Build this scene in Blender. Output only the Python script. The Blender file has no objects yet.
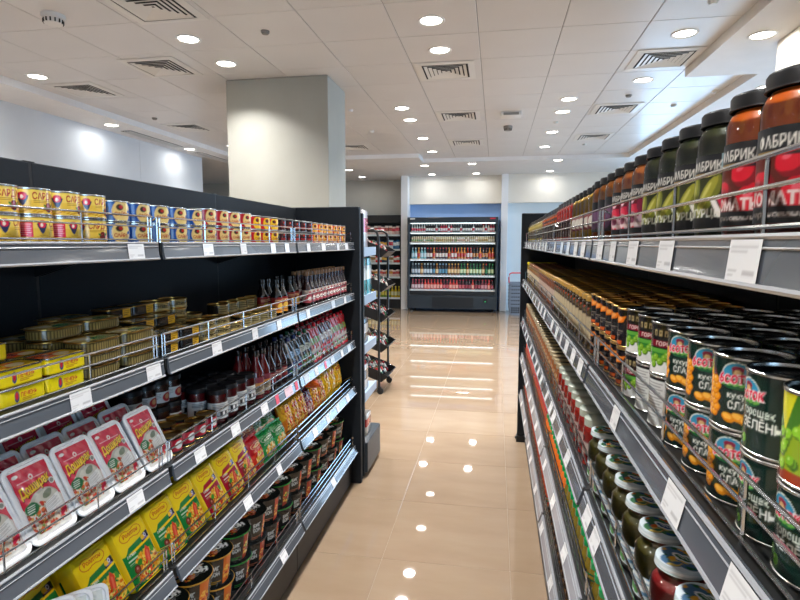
import bpy, math, random
import numpy as np
from math import pi, sin, cos, radians as rad

random.seed(7)
RNG = np.random.default_rng(7)
SC = bpy.context.scene
COL = SC.collection

# ------------------------------------------------------------------ camera, world, exposure
CAM_H = 1.5
cam = bpy.data.cameras.new('camera')
cam.sensor_width = 36.0
cam.lens = 36.0 * 548.0 / 800.0
cam.clip_start = 0.02
cam_o = bpy.data.objects.new('camera', cam)
cam_o.location = (0, 0, CAM_H)
cam_o.rotation_euler = (rad(90 - 5.94), 0, rad(9.884))
COL.objects.link(cam_o)
SC.camera = cam_o

world = bpy.data.worlds.new('sky')
SC.world = world
world.use_nodes = True
_bg = world.node_tree.nodes['Background']
_bg.inputs[0].default_value = (0.55, 0.76, 1.0, 1)
_bg.inputs[1].default_value = 6.5

SC.view_settings.view_transform = 'Standard'
SC.view_settings.look = 'None'
SC.view_settings.gamma = 1.0
SC.view_settings.use_curve_mapping = False
SC.view_settings.exposure = 0.22
SC.cycles.use_denoising = True
SC.cycles.max_bounces = 8
SC.cycles.diffuse_bounces = 4
SC.cycles.glossy_bounces = 4
SC.cycles.transparent_max_bounces = 12
SC.cycles.sample_clamp_indirect = 6.0
SC.cycles.caustics_reflective = False
SC.cycles.caustics_refractive = False

DOWNLIGHT_W = 18.0
Z_CEIL = 3.05
Z_SOFF = 2.95

# ------------------------------------------------------------------ colours and materials
def lin(a):
    a = np.asarray(a, float)
    return np.where(a <= 0.04045, a / 12.92, ((a + 0.055) / 1.055) ** 2.4)

def hx(s):
    s = s.lstrip('#')
    return tuple(int(s[i:i + 2], 16) / 255 for i in (0, 2, 4))

def mat(name, col, rough=0.5, metal=0.0, coat=0.0, emit=None, estr=0.0, spec=0.5, alpha=None):
    m = bpy.data.materials.new(name)
    m.use_nodes = True
    b = m.node_tree.nodes['Principled BSDF']
    c = tuple(lin(hx(col))) + (1,)
    b.inputs['Base Color'].default_value = c
    b.inputs['Roughness'].default_value = rough
    b.inputs['Metallic'].default_value = metal
    b.inputs['Coat Weight'].default_value = coat
    b.inputs['Coat Roughness'].default_value = 0.08
    b.inputs['Specular IOR Level'].default_value = spec
    if emit:
        b.inputs['Emission Color'].default_value = tuple(lin(hx(emit))) + (1,)
        b.inputs['Emission Strength'].default_value = estr
    return m

def noise_mat(name, c1, c2, scale=20.0, rough=0.5, metal=0.0, bump=0.0, detail=4.0, r2=None, coat=0.0, stretch=(1, 1, 1)):
    m = mat(name, c1, rough, metal, coat)
    nt = m.node_tree
    b = nt.nodes['Principled BSDF']
    tc = nt.nodes.new('ShaderNodeTexCoord')
    mp = nt.nodes.new('ShaderNodeMapping')
    mp.inputs['Scale'].default_value = stretch
    n = nt.nodes.new('ShaderNodeTexNoise')
    n.inputs['Scale'].default_value = scale
    n.inputs['Detail'].default_value = detail
    r = nt.nodes.new('ShaderNodeValToRGB')
    r.color_ramp.elements[0].position = 0.35
    r.color_ramp.elements[1].position = 0.68
    r.color_ramp.elements[0].color = tuple(lin(hx(c1))) + (1,)
    r.color_ramp.elements[1].color = tuple(lin(hx(c2))) + (1,)
    nt.links.new(tc.outputs['Object'], mp.inputs[0])
    nt.links.new(mp.outputs[0], n.inputs['Vector'])
    nt.links.new(n.outputs['Fac'], r.inputs[0])
    nt.links.new(r.outputs[0], b.inputs['Base Color'])
    if bump:
        bp = nt.nodes.new('ShaderNodeBump')
        bp.inputs['Strength'].default_value = bump
        bp.inputs['Distance'].default_value = 0.002
        nt.links.new(n.outputs['Fac'], bp.inputs['Height'])
        nt.links.new(bp.outputs[0], b.inputs['Normal'])
    return m

def print_mat(name, rough, coat=0.0, metal=0.0, bump=0.0):
    m = mat(name, 'ffffff', rough, metal, coat)
    nt = m.node_tree
    a = nt.nodes.new('ShaderNodeAttribute')
    a.attribute_name = 'Col'
    nt.links.new(a.outputs['Color'], nt.nodes['Principled BSDF'].inputs['Base Color'])
    if bump:
        n = nt.nodes.new('ShaderNodeTexNoise')
        n.inputs['Scale'].default_value = 45
        tc = nt.nodes.new('ShaderNodeTexCoord')
        nt.links.new(tc.outputs['Object'], n.inputs['Vector'])
        bp = nt.nodes.new('ShaderNodeBump')
        bp.inputs['Strength'].default_value = bump
        bp.inputs['Distance'].default_value = 0.004
        nt.links.new(n.outputs['Fac'], bp.inputs['Height'])
        nt.links.new(bp.outputs[0], nt.nodes['Principled BSDF'].inputs['Normal'])
    return m

def glass_mat(name, tint='ffffff', ior=1.45, rough=0.03):
    m = bpy.data.materials.new(name)
    m.use_nodes = True
    nt = m.node_tree
    nt.nodes.remove(nt.nodes['Principled BSDF'])
    out = nt.nodes['Material Output']
    tr = nt.nodes.new('ShaderNodeBsdfTransparent')
    tr.inputs[0].default_value = tuple(lin(hx(tint))) + (1,)
    gl = nt.nodes.new('ShaderNodeBsdfGlossy')
    gl.inputs['Roughness'].default_value = rough
    fr = nt.nodes.new('ShaderNodeFresnel')
    fr.inputs['IOR'].default_value = ior
    mx = nt.nodes.new('ShaderNodeMixShader')
    nt.links.new(fr.outputs[0], mx.inputs[0])
    nt.links.new(tr.outputs[0], mx.inputs[1])
    nt.links.new(gl.outputs[0], mx.inputs[2])
    nt.links.new(mx.outputs[0], out.inputs['Surface'])
    return m

M = {}
M['print'] = print_mat('printed_paper', 0.42)
M['gloss'] = print_mat('printed_gloss', 0.2, coat=0.3)
M['film'] = print_mat('printed_film', 0.25, coat=0.25, bump=0.5)
M['food'] = print_mat('jar_contents', 0.35, coat=0.6)
M['tinprint'] = print_mat('printed_tinplate', 0.28, metal=0.35)
M['tin'] = mat('tinplate', 'c9c9c6', 0.25, 1.0)
M['darktin'] = mat('dark_tinplate', '6b6f72', 0.22, 1.0)
M['goldtin'] = mat('gold_lacquered_tin', 'b8924e', 0.3, 1.0)
M['lidprint'] = print_mat('enamelled_lid', 0.4)
M['lidprint'].node_tree.nodes['Principled BSDF'].inputs['Specular IOR Level'].default_value = .2
M['white_tray'] = noise_mat('white_foam_plastic', 'e6e6e8', 'f4f4f4', 60, 0.4, bump=0.1)
M['glass'] = glass_mat('jar_glass', 'f2f6f3')
M['chrome'] = mat('chrome_wire', 'c4c8cc', 0.18, 1.0)
M['shelf'] = noise_mat('black_powder_coat', '07080a', '0b0d0f', 200, 0.5, bump=0.05)
M['panel'] = noise_mat('navy_powder_coat', '12171d', '151b21', 150, 0.6, bump=0.05)
M['panel'].node_tree.nodes['Principled BSDF'].inputs['Specular IOR Level'].default_value = .25
M['rail'] = mat('grey_price_rail', '4b5057', 0.2, 0.0, coat=0.6)
M['railpale'] = mat('ceiling_lit_price_rail', '94949a', 0.25, 0.0, coat=0.5)  # paler copy of the rail: ceiling reflection and white tickets put into its colour
M['railedge'] = mat('pale_rail_edge', 'aeb2b8', 0.22, 0.3)
M['bracket'] = mat('black_bracket', '0b0c0e', 0.5)
M['ticket'] = print_mat('price_ticket_paper', 0.5, coat=0.4)
M['wallwhite'] = noise_mat('white_wall_paint', 'ccd2d8', 'd0d6dc', 3, 0.7)
M['wallcream'] = noise_mat('cream_wall_paint', 'dcd9cf', 'e0ddd4', 3, 0.7)
M['wallblue'] = noise_mat('pale_blue_wall', 'cfe0ea', 'd3e3ec', 3, 0.65)
M['nicheblue'] = noise_mat('sky_blue_wall', '9cc2f6', 'a2c6f8', 3, 0.6)
M['taupe'] = noise_mat('taupe_wall_paint', 'b0aea6', 'b5b3ab', 3, 0.7)
M['pilaster'] = noise_mat('white_pilaster_paint', 'e6e9ec', 'eaedf0', 3, 0.6)
M['pillar'] = noise_mat('pale_grey_pillar_paint', '9c9b91', 'a09f96', 4, 0.65)
M['soffit'] = noise_mat('white_plaster', 'e2e2e2', 'e6e6e6', 5, 0.6)
M['tile'] = noise_mat('ceiling_metal_panel', 'd2d0ce', 'd6d4d2', 1.5, 0.38, coat=0.1)
M['joint'] = mat('ceiling_joint_grey', '85827d', 0.7)
M['floor'] = noise_mat('polished_beige_porcelain', '967f68', '9e8972', 2.2, 0.03, detail=8, coat=0.0, stretch=(1.0, 3.0, 1.0))
M['floor'].node_tree.nodes['Principled BSDF'].inputs['IOR'].default_value = 1.95
M['grout'] = mat('floor_grout', '97836c', 0.6)
M['lens'] = mat('downlight_lens', 'ffffff', 0.4, emit='fffaf0', estr=14.0)
M['ventwhite'] = mat('vent_white_metal', 'd9d8d4', 0.4)
M['ventdark'] = mat('vent_duct_dark', '191919', 0.8)
M['rubber'] = mat('black_rubber', '121212', 0.6)
M['coolbody'] = noise_mat('anthracite_steel', '27313a', '2b363f', 90, 0.4)
M['coolin'] = mat('cooler_liner', '161b20', 0.5)
M['coolshelf'] = mat('cooler_shelf_white', 'cfd8da', 0.4)
M['led'] = mat('cooler_led', 'ffffff', 0.5, emit='e8fbff', estr=3.6)
M['green_led'] = mat('display_green', '103018', 0.4, emit='40ff90', estr=1.2)
M['basketgrey'] = mat('grey_basket_plastic', '76879c', 0.45)
M['red_plastic'] = mat('red_handle_plastic', 'e0203a', 0.35, coat=0.3)
M['endlip'] = mat('pale_blue_shelf_lip', '9fb4cc', 0.35)
M['rackblack'] = mat('black_rack_steel', '101113', 0.4)
M['dark_glass'] = print_mat('bottle_glass_coloured', 0.08, coat=0.8)
M['clearpane'] = glass_mat('window_glass', 'f4fbff', 1.3, 0.0)
M['frame'] = mat('window_frame_aluminium', '7c8086', 0.4, 0.6)

# ------------------------------------------------------------------ mesh builder
class MB:
    def __init__(s):
        s.v, s.f, s.c, s.m, s.sm = [], [], [], [], []
        s.n = 0

    def add(s, verts, faces, col='ffffff', mi=0, smooth=True):
        verts = np.asarray(verts, float).reshape(-1, 3)
        k = len(verts)
        s.v.append(verts)
        if isinstance(col, str):
            col = np.tile(lin(hx(col)), (k, 1))
        s.c.append(np.asarray(col, float).reshape(-1, 3))
        o = s.n
        for q in faces:
            s.f.append([i + o for i in q])
        s.m += [mi] * len(faces)
        s.sm += [smooth] * len(faces)
        s.n += k
        return s

    def box(s, x0, x1, y0, y1, z0, z1, col='ffffff', mi=0):
        v = [(x, y, z) for x in (x0, x1) for y in (y0, y1) for z in (z0, z1)]
        f = [(0, 1, 3, 2), (4, 6, 7, 5), (0, 4, 5, 1), (2, 3, 7, 6), (0, 2, 6, 4), (1, 5, 7, 3)]
        return s.add(v, f, col, mi, False)

    def bbox(s, x0, x1, y0, y1, z0, z1, b=0.003, col='ffffff', mi=0):
        # chamfered box: three rings per side
        v, f = [], []
        rings = [(z0, b), (z0 + b, 0), (z1 - b, 0), (z1, b)]
        for z, i in rings:
            xa, xb, ya, yb = x0 + i, x1 - i, y0 + i, y1 - i
            c = b
            v += [(xa + c, ya, z), (xb - c, ya, z), (xb, ya + c, z), (xb, yb - c, z), (xb - c, yb, z), (xa + c, yb, z), (xa, yb - c, z), (xa, ya + c, z)]
        for r in range(3):
            for k in range(8):
                a = r * 8 + k
                d = r * 8 + (k + 1) % 8
                f.append((a, d, d + 8, a + 8))
        f.append(tuple(range(7, -1, -1)))
        f.append(tuple(range(24, 32)))
        return s.add(v, f, col, mi, False)

    def prism(s, poly, y0, y1, col='ffffff', mi=0, smooth=False):
        # polygon in (x, z) extruded along y
        n = len(poly)
        v = [(x, y0, z) for x, z in poly] + [(x, y1, z) for x, z in poly]
        f = [(i, (i + 1) % n, n + (i + 1) % n, n + i) for i in range(n)]
        f += [tuple(range(n - 1, -1, -1)), tuple(range(n, 2 * n))]
        return s.add(v, f, col, mi, smooth)

    def lathe(s, prof, n=20, cols=None, mi=0, cx=0, cy=0, cap=True, sx=1.0, sy=1.0):
        a = np.arange(n) * 2 * pi / n
        v, c = [], []
        for i, (r, z) in enumerate(prof):
            v.append(np.stack([cx + sx * r * np.cos(a), cy + sy * r * np.sin(a), np.full(n, z)], 1))
            col = cols if (cols is None or isinstance(cols, str)) else cols[i]
            c.append(np.tile(lin(hx(col or 'ffffff')), (n, 1)))
        f = []
        for i in range(len(prof) - 1):
            for k in range(n):
                k2 = (k + 1) % n
                f.append((i * n + k, i * n + k2, (i + 1) * n + k2, (i + 1) * n + k))
        if cap:
            if prof[0][0] > 1e-6:
                f.append(tuple(range(n - 1, -1, -1)))
            if prof[-1][0] > 1e-6:
                o = (len(prof) - 1) * n
                f.append(tuple(range(o, o + n)))
        return s.add(np.concatenate(v), f, np.concatenate(c), mi)

    def tube(s, pts, r, n=6, col='ffffff', mi=0, closed=False):
        P = [np.asarray(p, float) for p in pts]
        v = []
        N = len(P)
        for i, p in enumerate(P):
            a = P[i - 1] if (i > 0 or closed) else p
            b = P[(i + 1) % N] if (i < N - 1 or closed) else p
            t = b - a
            t /= np.linalg.norm(t) + 1e-12
            u = np.cross(t, (0, 0, 1) if abs(t[2]) < 0.9 else (1, 0, 0))
            u /= np.linalg.norm(u)
            w = np.cross(t, u)
            for k in range(n):
                q = 2 * pi * k / n
                v.append(p + r * (u * cos(q) + w * sin(q)))
        f = []
        for i in range(N if closed else N - 1):
            j = (i + 1) % N
            for k in range(n):
                k2 = (k + 1) % n
                f.append((i * n + k, i * n + k2, j * n + k2, j * n + k))
        if not closed:
            f.append(tuple(range(n - 1, -1, -1)))
            f.append(tuple(range((N - 1) * n, N * n)))
        return s.add(v, f, col, mi)

    def loft(s, rings, col='ffffff', mi=0, cap0=True, cap1=True, cols=None):
        n = len(rings[0])
        v = np.concatenate([np.asarray(r, float) for r in rings])
        f = []
        for i in range(len(rings) - 1):
            for k in range(n):
                k2 = (k + 1) % n
                f.append((i * n + k, i * n + k2, (i + 1) * n + k2, (i + 1) * n + k))
        if cap0:
            f.append(tuple(range(n - 1, -1, -1)))
        if cap1:
            o = (len(rings) - 1) * n
            f.append(tuple(range(o, o + n)))
        if cols:
            col = np.concatenate([np.tile(lin(hx(c)), (n, 1)) for c in cols])
        return s.add(v, f, col, mi)

    def mesh(s, name, mats, sharp=38):
        me = bpy.data.meshes.new(name)
        V = np.concatenate(s.v)
        me.from_pydata(V.tolist(), [], s.f)
        for m in mats:
            me.materials.append(M[m] if isinstance(m, str) else m)
        me.polygons.foreach_set('material_index', s.m)
        me.polygons.foreach_set('use_smooth', s.sm)
        at = me.color_attributes.new('Col', 'FLOAT_COLOR', 'POINT')
        C = np.concatenate(s.c)
        C4 = np.concatenate([C, np.ones((len(C), 1))], 1).astype(np.float32)
        at.data.foreach_set('color', C4.ravel())
        me.update()
        if sharp:
            me.set_sharp_from_angle(angle=rad(sharp))
        return me

def rrect(w, h, r, n=4):
    pts = []
    for cx, cy, a0 in ((w / 2 - r, h / 2 - r, 0), (-w / 2 + r, h / 2 - r, 90), (-w / 2 + r, -h / 2 + r, 180), (w / 2 - r, -h / 2 + r, 270)):
        for k in range(n + 1):
            a = rad(a0 + 90 * k / n)
            pts.append((cx + r * cos(a), cy + r * sin(a)))
    return np.array(pts)

# ------------------------------------------------------------------ flat print: a canvas painted in millimetres, carried as colours of a fine grid
_TXT = {}
def text_tris(s, bold=0.0, shear=0.0):
    key = (s, bold, shear)
    if key in _TXT:
        return _TXT[key]
    c = bpy.data.curves.new('lettering', 'FONT')
    c.body = s
    c.size = 1
    c.resolution_u = 2
    c.offset = bold
    c.shear = shear
    o = bpy.data.objects.new('lettering', c)
    me = o.to_mesh()
    V = np.array([v.co[:2] for v in me.vertices]) if len(me.vertices) else np.zeros((0, 2))
    me.calc_loop_triangles()
    T = np.array([t.vertices[:] for t in me.loop_triangles]) if len(me.loop_triangles) else np.zeros((0, 3), int)
    o.to_mesh_clear()
    bpy.data.objects.remove(o)
    bpy.data.curves.remove(c)
    _TXT[key] = (V, T)
    return _TXT[key]

class Cv:
    def __init__(s, w, h, bg='ffffff', step=1.2):
        s.w, s.h, s.step = w, h, step
        s.p = step / 2
        s.nu = int(round(w / step)) + 1
        s.nv = int(round(h / step)) + 1
        s.W, s.H = s.nu * 2 - 1, s.nv * 2 - 1
        s.X, s.Y = np.meshgrid(np.linspace(0, w, s.W), np.linspace(0, h, s.H))
        s.a = np.tile(np.array(hx(bg)), (s.H, s.W, 1)).astype(float)
        s.rs = np.random.default_rng(int(w * 131 + h * 7))

    def m(s, mask, c, al=1.0):
        c = np.array(hx(c)) if isinstance(c, str) else np.array(c)
        s.a[mask] = s.a[mask] * (1 - al) + c * al
        return s

    def rect(s, x0, y0, x1, y1, c, al=1.0):
        return s.m((s.X >= x0) & (s.X <= x1) & (s.Y >= y0) & (s.Y <= y1), c, al)

    def ell(s, x, y, rx, ry, c, rot=0, al=1.0):
        a = rad(rot)
        dx, dy = s.X - x, s.Y - y
        u, v = dx * cos(a) + dy * sin(a), -dx * sin(a) + dy * cos(a)
        return s.m((u / rx) ** 2 + (v / ry) ** 2 <= 1, c, al)

    def ball(s, x, y, r, c, hi='ffffff'):
        s.ell(x, y, r, r * .95, c)
        d = np.array(hx(c)) * 0.62
        s.m(((s.X - x) ** 2 + (s.Y - y) ** 2 <= r * r) & ((s.X - x + .3 * r) ** 2 + (s.Y - y - .35 * r) ** 2 > (r * .98) ** 2), tuple(d))
        s.ell(x - r * .3, y + r * .35, r * .28, r * .18, hi, 30, .5)
        return s

    def poly(s, pts, c, al=1.0):
        P = np.array(pts, float)
        ins = np.zeros(s.X.shape, bool)
        j = len(P) - 1
        for i in range(len(P)):
            xi, yi = P[i]
            xj, yj = P[j]
            if yi != yj:
                ins ^= ((yi > s.Y) != (yj > s.Y)) & (s.X < (xj - xi) * (s.Y - yi) / (yj - yi) + xi)
            j = i
        return s.m(ins, c, al)

    def text(s, t, x, y, size, c, rot=0, bold=0.02, shear=0.0, w=None):
        V, T = text_tris(t, bold, shear)
        if not len(T):
            return s
        V = V.copy()
        V[:, 0] -= (V[:, 0].min() + V[:, 0].max()) / 2
        V *= size
        if w:
            V[:, 0] *= w / max(1e-6, np.ptp(V[:, 0]))
        a = rad(rot)
        R = np.array([[cos(a), sin(a)], [-sin(a), cos(a)]])
        V = V @ R + (x, y)
        px, py = s.w / (s.W - 1), s.h / (s.H - 1)
        mask = np.zeros(s.X.shape, bool)
        for tri in T:
            A, B, C = V[tri]
            lo, hi = np.minimum(np.minimum(A, B), C), np.maximum(np.maximum(A, B), C)
            i0, i1 = max(0, int(lo[0] / px)), min(s.W - 1, int(hi[0] / px) + 1)
            j0, j1 = max(0, int(lo[1] / py)), min(s.H - 1, int(hi[1] / py) + 1)
            if i1 < i0 or j1 < j0:
                continue
            X, Y = s.X[j0:j1 + 1, i0:i1 + 1], s.Y[j0:j1 + 1, i0:i1 + 1]
            d = (B[1] - C[1]) * (A[0] - C[0]) + (C[0] - B[0]) * (A[1] - C[1])
            if abs(d) < 1e-9:
                continue
            l1 = ((B[1] - C[1]) * (X - C[0]) + (C[0] - B[0]) * (Y - C[1])) / d
            l2 = ((C[1] - A[1]) * (X - C[0]) + (A[0] - C[0]) * (Y - C[1])) / d
            mask[j0:j1 + 1, i0:i1 + 1] |= (l1 >= -1e-3) & (l2 >= -1e-3) & (l1 + l2 <= 1.001)
        return s.m(mask, c)

    def lines(s, x0, y0, x1, n, gap, c, th=.8, al=.8):
        for k in range(n):
            e = x1 - (x1 - x0) * (.35 if k == n - 1 else .08 * (k % 2))
            s.rect(x0, y0 - k * gap - th, e, y0 - k * gap, c, al)
        return s

    def blobs(s, cx, cy, rx, ry, n, cols, r0, r1, clip=True):
        cl = ((s.X - cx) / rx) ** 2 + ((s.Y - cy) / ry) ** 2 <= 1
        keep = s.a.copy()
        for k in range(n):
            t, q = s.rs.random() * 2 * pi, math.sqrt(s.rs.random())
            c = cols[k % len(cols)]
            s.ell(cx + rx * q * cos(t), cy + ry * q * sin(t), r0 + (r1 - r0) * s.rs.random(), (r0 + (r1 - r0) * s.rs.random()) * .7, c, s.rs.random() * 180)
        if clip:
            s.a[~cl] = keep[~cl]
        return s

    def speck(s, amt=.05):
        s.a = np.clip(s.a + (s.rs.random(s.X.shape)[..., None] - .5) * amt, 0, 1)
        return s

    def cols(s):
        L = lin(np.clip(s.a, 0, 1))
        P = np.pad(L, ((1, 1), (1, 1), (0, 0)), 'edge')
        B = (P[1:-1, 1:-1] * 2 + P[:-2, 1:-1] + P[2:, 1:-1] + P[1:-1, :-2] + P[1:-1, 2:]) / 6
        return B[::2, ::2].reshape(-1, 3)

    def into(s, mb, fmap, mi=0):
        U, Vv = np.meshgrid(np.linspace(0, s.w, s.nu), np.linspace(0, s.h, s.nv))
        x, y, z = fmap(U, Vv)
        P = np.stack([x, y, z], -1).reshape(-1, 3)
        n = s.nu
        i = (np.arange(s.nv - 1)[:, None] * n + np.arange(n - 1)[None]).ravel()
        F = np.stack([i, i + 1, i + n + 1, i + n], 1).tolist()
        mb.add(P, F, s.cols(), mi)
        return mb

def wrap(r, z0, w, off=0.0, rz=None):
    # canvas mm -> cylinder, canvas centre faces local +X ; rz optional radius(z_mm)
    def f(U, V):
        a = (U - w / 2) / 1000 / r + off
        R = r if rz is None else rz(V / 1000 + z0)
        return R * np.cos(a), R * np.sin(a), V / 1000 + z0
    return f

# ------------------------------------------------------------------ things, parts, labels
class Proto:
    def __init__(s, mesh, parts=()):
        s.mesh = mesh
        s.parts = list(parts)      # (name, mesh, [(name, mesh)])

SEEN = {}
def obj(name, mesh, parent=None):
    o = bpy.data.objects.new(name, mesh)
    COL.objects.link(o)
    if parent:
        o.parent = parent
    return o

def tag(o, label, cat, group=None, kind=None):
    o['label'] = label
    o['category'] = cat
    if group:
        o['group'] = group
    if kind:
        o['kind'] = kind
    SEEN[label] = SEEN.get(label, 0) + 1
    return o

def put(pr, name, loc, label, cat, group=None, rz=0.0, tilt=0.0, roll=0.0, sc=1.0, parts=True):
    o = obj(name, pr.mesh)
    o.location = loc
    o.rotation_euler = (roll, tilt, rz)
    if sc != 1.0:
        o.scale = (sc, sc, sc) if not isinstance(sc, tuple) else sc
    if parts:
        for pn, pm, subs in pr.parts:
            c = obj(pn, pm, o)
            for sn, smh in subs:
                obj(sn, smh, c)
    return tag(o, label, cat, group)

_o1 = 'zeroth first second third fourth fifth sixth seventh eighth ninth tenth eleventh twelfth thirteenth fourteenth fifteenth sixteenth seventeenth eighteenth nineteenth'.split()
_t1 = {20: 'twent', 30: 'thirt', 40: 'fort', 50: 'fift', 60: 'sixt', 70: 'sevent', 80: 'eight', 90: 'ninet'}
def nth(n):
    if n < 20:
        return _o1[n]
    t, u = n // 10 * 10, n % 10
    return _t1[t] + 'ieth' if u == 0 else _t1[t] + 'y-' + _o1[u]

def empty(name, loc=(0, 0, 0), rz=0):
    o = bpy.data.objects.new(name, None)
    COL.objects.link(o)
    o.location = loc
    o.rotation_euler = (0, 0, rz)
    o.empty_display_size = .05
    return o

def struct(name, mesh, label, cat, parent=None):
    o = obj(name, mesh, parent)
    if not parent:
        tag(o, label, cat, None, 'structure')
    return o

# ------------------------------------------------------------------ the room
Z_SOFF = 2.98
Y0, Y1, XL, XR = -4.2, 13.6, -9.0, 6.2

# floor: grout bed with tiles on it
mb = MB(); mb.box(XL, XR, Y0, Y1, -.12, -.0012)
floor = struct('floor', mb.mesh('floor', ['grout']), 'polished beige porcelain floor tiles running through the shop', 'floor')
def tile_piece(w, h, t, b):
    q = MB()
    q.loft([np.c_[rrect(w, h, .002, 1), np.full(8, -t)], np.c_[rrect(w, h, .002, 1), np.full(8, -b)], np.c_[rrect(w - 2 * b, h - 2 * b, .002, 1), np.zeros(8)]], cap0=False)
    q.sm = [False] * len(q.sm)
    return q
ft = tile_piece(.5975, .5975, .004, .0008).mesh('floor_tile', ['floor'], 0)
rest = MB()
for i in range(-15, 12):
    for j in range(-12, 20):
        x, y = .09 + .6 * i + .3, 2.425 + .6 * j + .3
        if not (XL + .3 < x < XR - .3 and Y0 + .3 < y < Y1 - .3):
            continue
        near = -2.4 < x < 1.0 and 1.6 < y < 7.4 and (-1.3 < x < .4 or y > 3)
        if near:
            o = obj('tile', ft, floor)
            o.location = (x, y, 0)
        else:
            v = [(x - .2988, y - .2988, 0), (x + .2988, y - .2988, 0), (x + .2988, y + .2988, 0), (x - .2988, y + .2988, 0)]
            rest.add(v, [(0, 1, 2, 3)], smooth=False)
o = obj('tile_field', rest.mesh('tile_field', ['floor'], 0), floor)
o['kind'] = 'stuff'

# ceiling: metal panels hung under a slab
mb = MB(); mb.box(XL, XR, Y0, Y1, Z_CEIL + .007, Z_CEIL + .16)
ceiling = struct('ceiling', mb.mesh('ceiling', ['joint']), 'white metal panel ceiling with square tiles', 'ceiling')
ct = tile_piece(.595, .595, .006, .0025)
for a in ct.v:
    a[:, 2] *= -1
ct.f = [f[::-1] for f in ct.f]
ctm = ct.mesh('ceiling_tile', ['tile'], 0)
ct2 = tile_piece(.2, .595, .006, .0025)
for a in ct2.v:
    a[:, 2] *= -1
ct2.f = [f[::-1] for f in ct2.f]
ct2m = ct2.mesh('ceiling_tile_cut', ['tile'], 0)
rest = MB()
for i in range(-8, 4):
    for j in range(-14, 10):
        x, y = -.155 + .6 * i + .3, 4.272 + .6 * j + .3
        if (i == 3 and y < 5.47) or (x < -1.355 and y > 9.67):
            continue
        cut = i == -8
        if cut:
            x = -4.455
        if y > 2.6:
            o = obj('ceiling_tile', ct2m if cut else ctm, ceiling)
            o.location = (x, y, Z_CEIL)
        else:
            hw = .0985 if cut else .2975
            rest.add([(x - hw, y - .2975, Z_CEIL), (x - hw, y + .2975, Z_CEIL), (x + hw, y + .2975, Z_CEIL), (x + hw, y - .2975, Z_CEIL)], [(0, 1, 2, 3)], smooth=False)
o = obj('ceiling_tile_field', rest.mesh('ceiling_tile_field', ['tile'], 0), ceiling)
o['kind'] = 'stuff'

mb = MB()
for x0, x1, y0, y1 in ((1.645, XR, Y0, 5.47), (2.245, XR, 5.47, 10.272), (-1.355, XR, 10.272, Y1), (XL, -1.355, 9.672, Y1), (XL, -4.555, Y0, 9.672)):
    mb.box(x0, x1, y0, y1, Z_SOFF, Z_CEIL + .02)
struct('ceiling_soffit', mb.mesh('ceiling_soffit', ['soffit']), 'white plaster ceiling border stepping below the metal panels', 'soffit')

# walls
mb = MB()
for y0, y1 in ((Y0, .3), (.3, 3.82), (3.825, 7.335), (7.34, 9.06)):
    mb.box(-5.3, -5.1, y0, y1, 0, Z_SOFF)
struct('wall_left', mb.mesh('wall_left', ['wallwhite']), 'pale grey-white side wall seen above the noodle unit', 'wall')
mb = MB(); mb.box(XL - .2, XL, Y0, Y1, 0, Z_CEIL)
struct('wall_far_left', mb.mesh('wall_far_left', ['taupe']), 'taupe wall at the end of the side recess', 'wall')
mb = MB(); mb.box(XL, -2.06, 12.95, 13.15, 0, Z_SOFF)
struct('wall_far_taupe', mb.mesh('wall_far_taupe', ['taupe']), 'taupe end wall above the distant grocery shelves', 'wall')
mb = MB(); mb.box(-2.06, .16, 12.56, 12.7, 0, Z_SOFF)
struct('wall_niche', mb.mesh('wall_niche', ['nicheblue']), 'sky blue wall strip behind the drinks cooler', 'wall')
mb = MB(); mb.box(-1.95, .10, 12.43, 12.56, 2.37, Z_SOFF)
struct('wall_bulkhead', mb.mesh('wall_bulkhead', ['wallcream']), 'cream bulkhead over the drinks cooler', 'wall')
mb = MB(); mb.box(.24, 2.7, 12.4, 12.6, 0, 2.37)
struct('wall_far', mb.mesh('wall_far', ['wallblue']), 'pale blue end wall beside the drinks cooler', 'wall')
mb = MB(); mb.box(.24, 2.7, 12.26, 12.6, 2.37, Z_SOFF)
struct('wall_far_upper', mb.mesh('wall_far_upper', ['wallcream']), 'cream band at the top of the pale blue end wall', 'wall')
for n, (x0, x1) in enumerate(((-2.10, -1.95), (.10, .24))):
    mb = MB(); mb.bbox(x0, x1, 12.18, 13.0, 0, Z_SOFF, .004)
    struct('trim_%d' % (n + 1), mb.mesh('trim', ['pilaster']), ('white pilaster between taupe wall and drinks cooler', 'slim white pilaster between drinks cooler and stacked baskets')[n], 'pilaster')
mb = MB(); mb.bbox(-2.58, -1.563, 5.07, 5.66, 0, Z_CEIL, .006)
struct('pillar', mb.mesh('pillar', ['pillar']), 'square pale grey pillar standing behind the noodle unit', 'pillar')
mb = MB(); mb.bbox(2.02, 2.9, 3.2, 4.64, 0, Z_SOFF, .006)
struct('pillar_white', mb.mesh('pillar_white', ['wallcream']), 'white pillar top behind the tomato jars', 'pillar')

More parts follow.
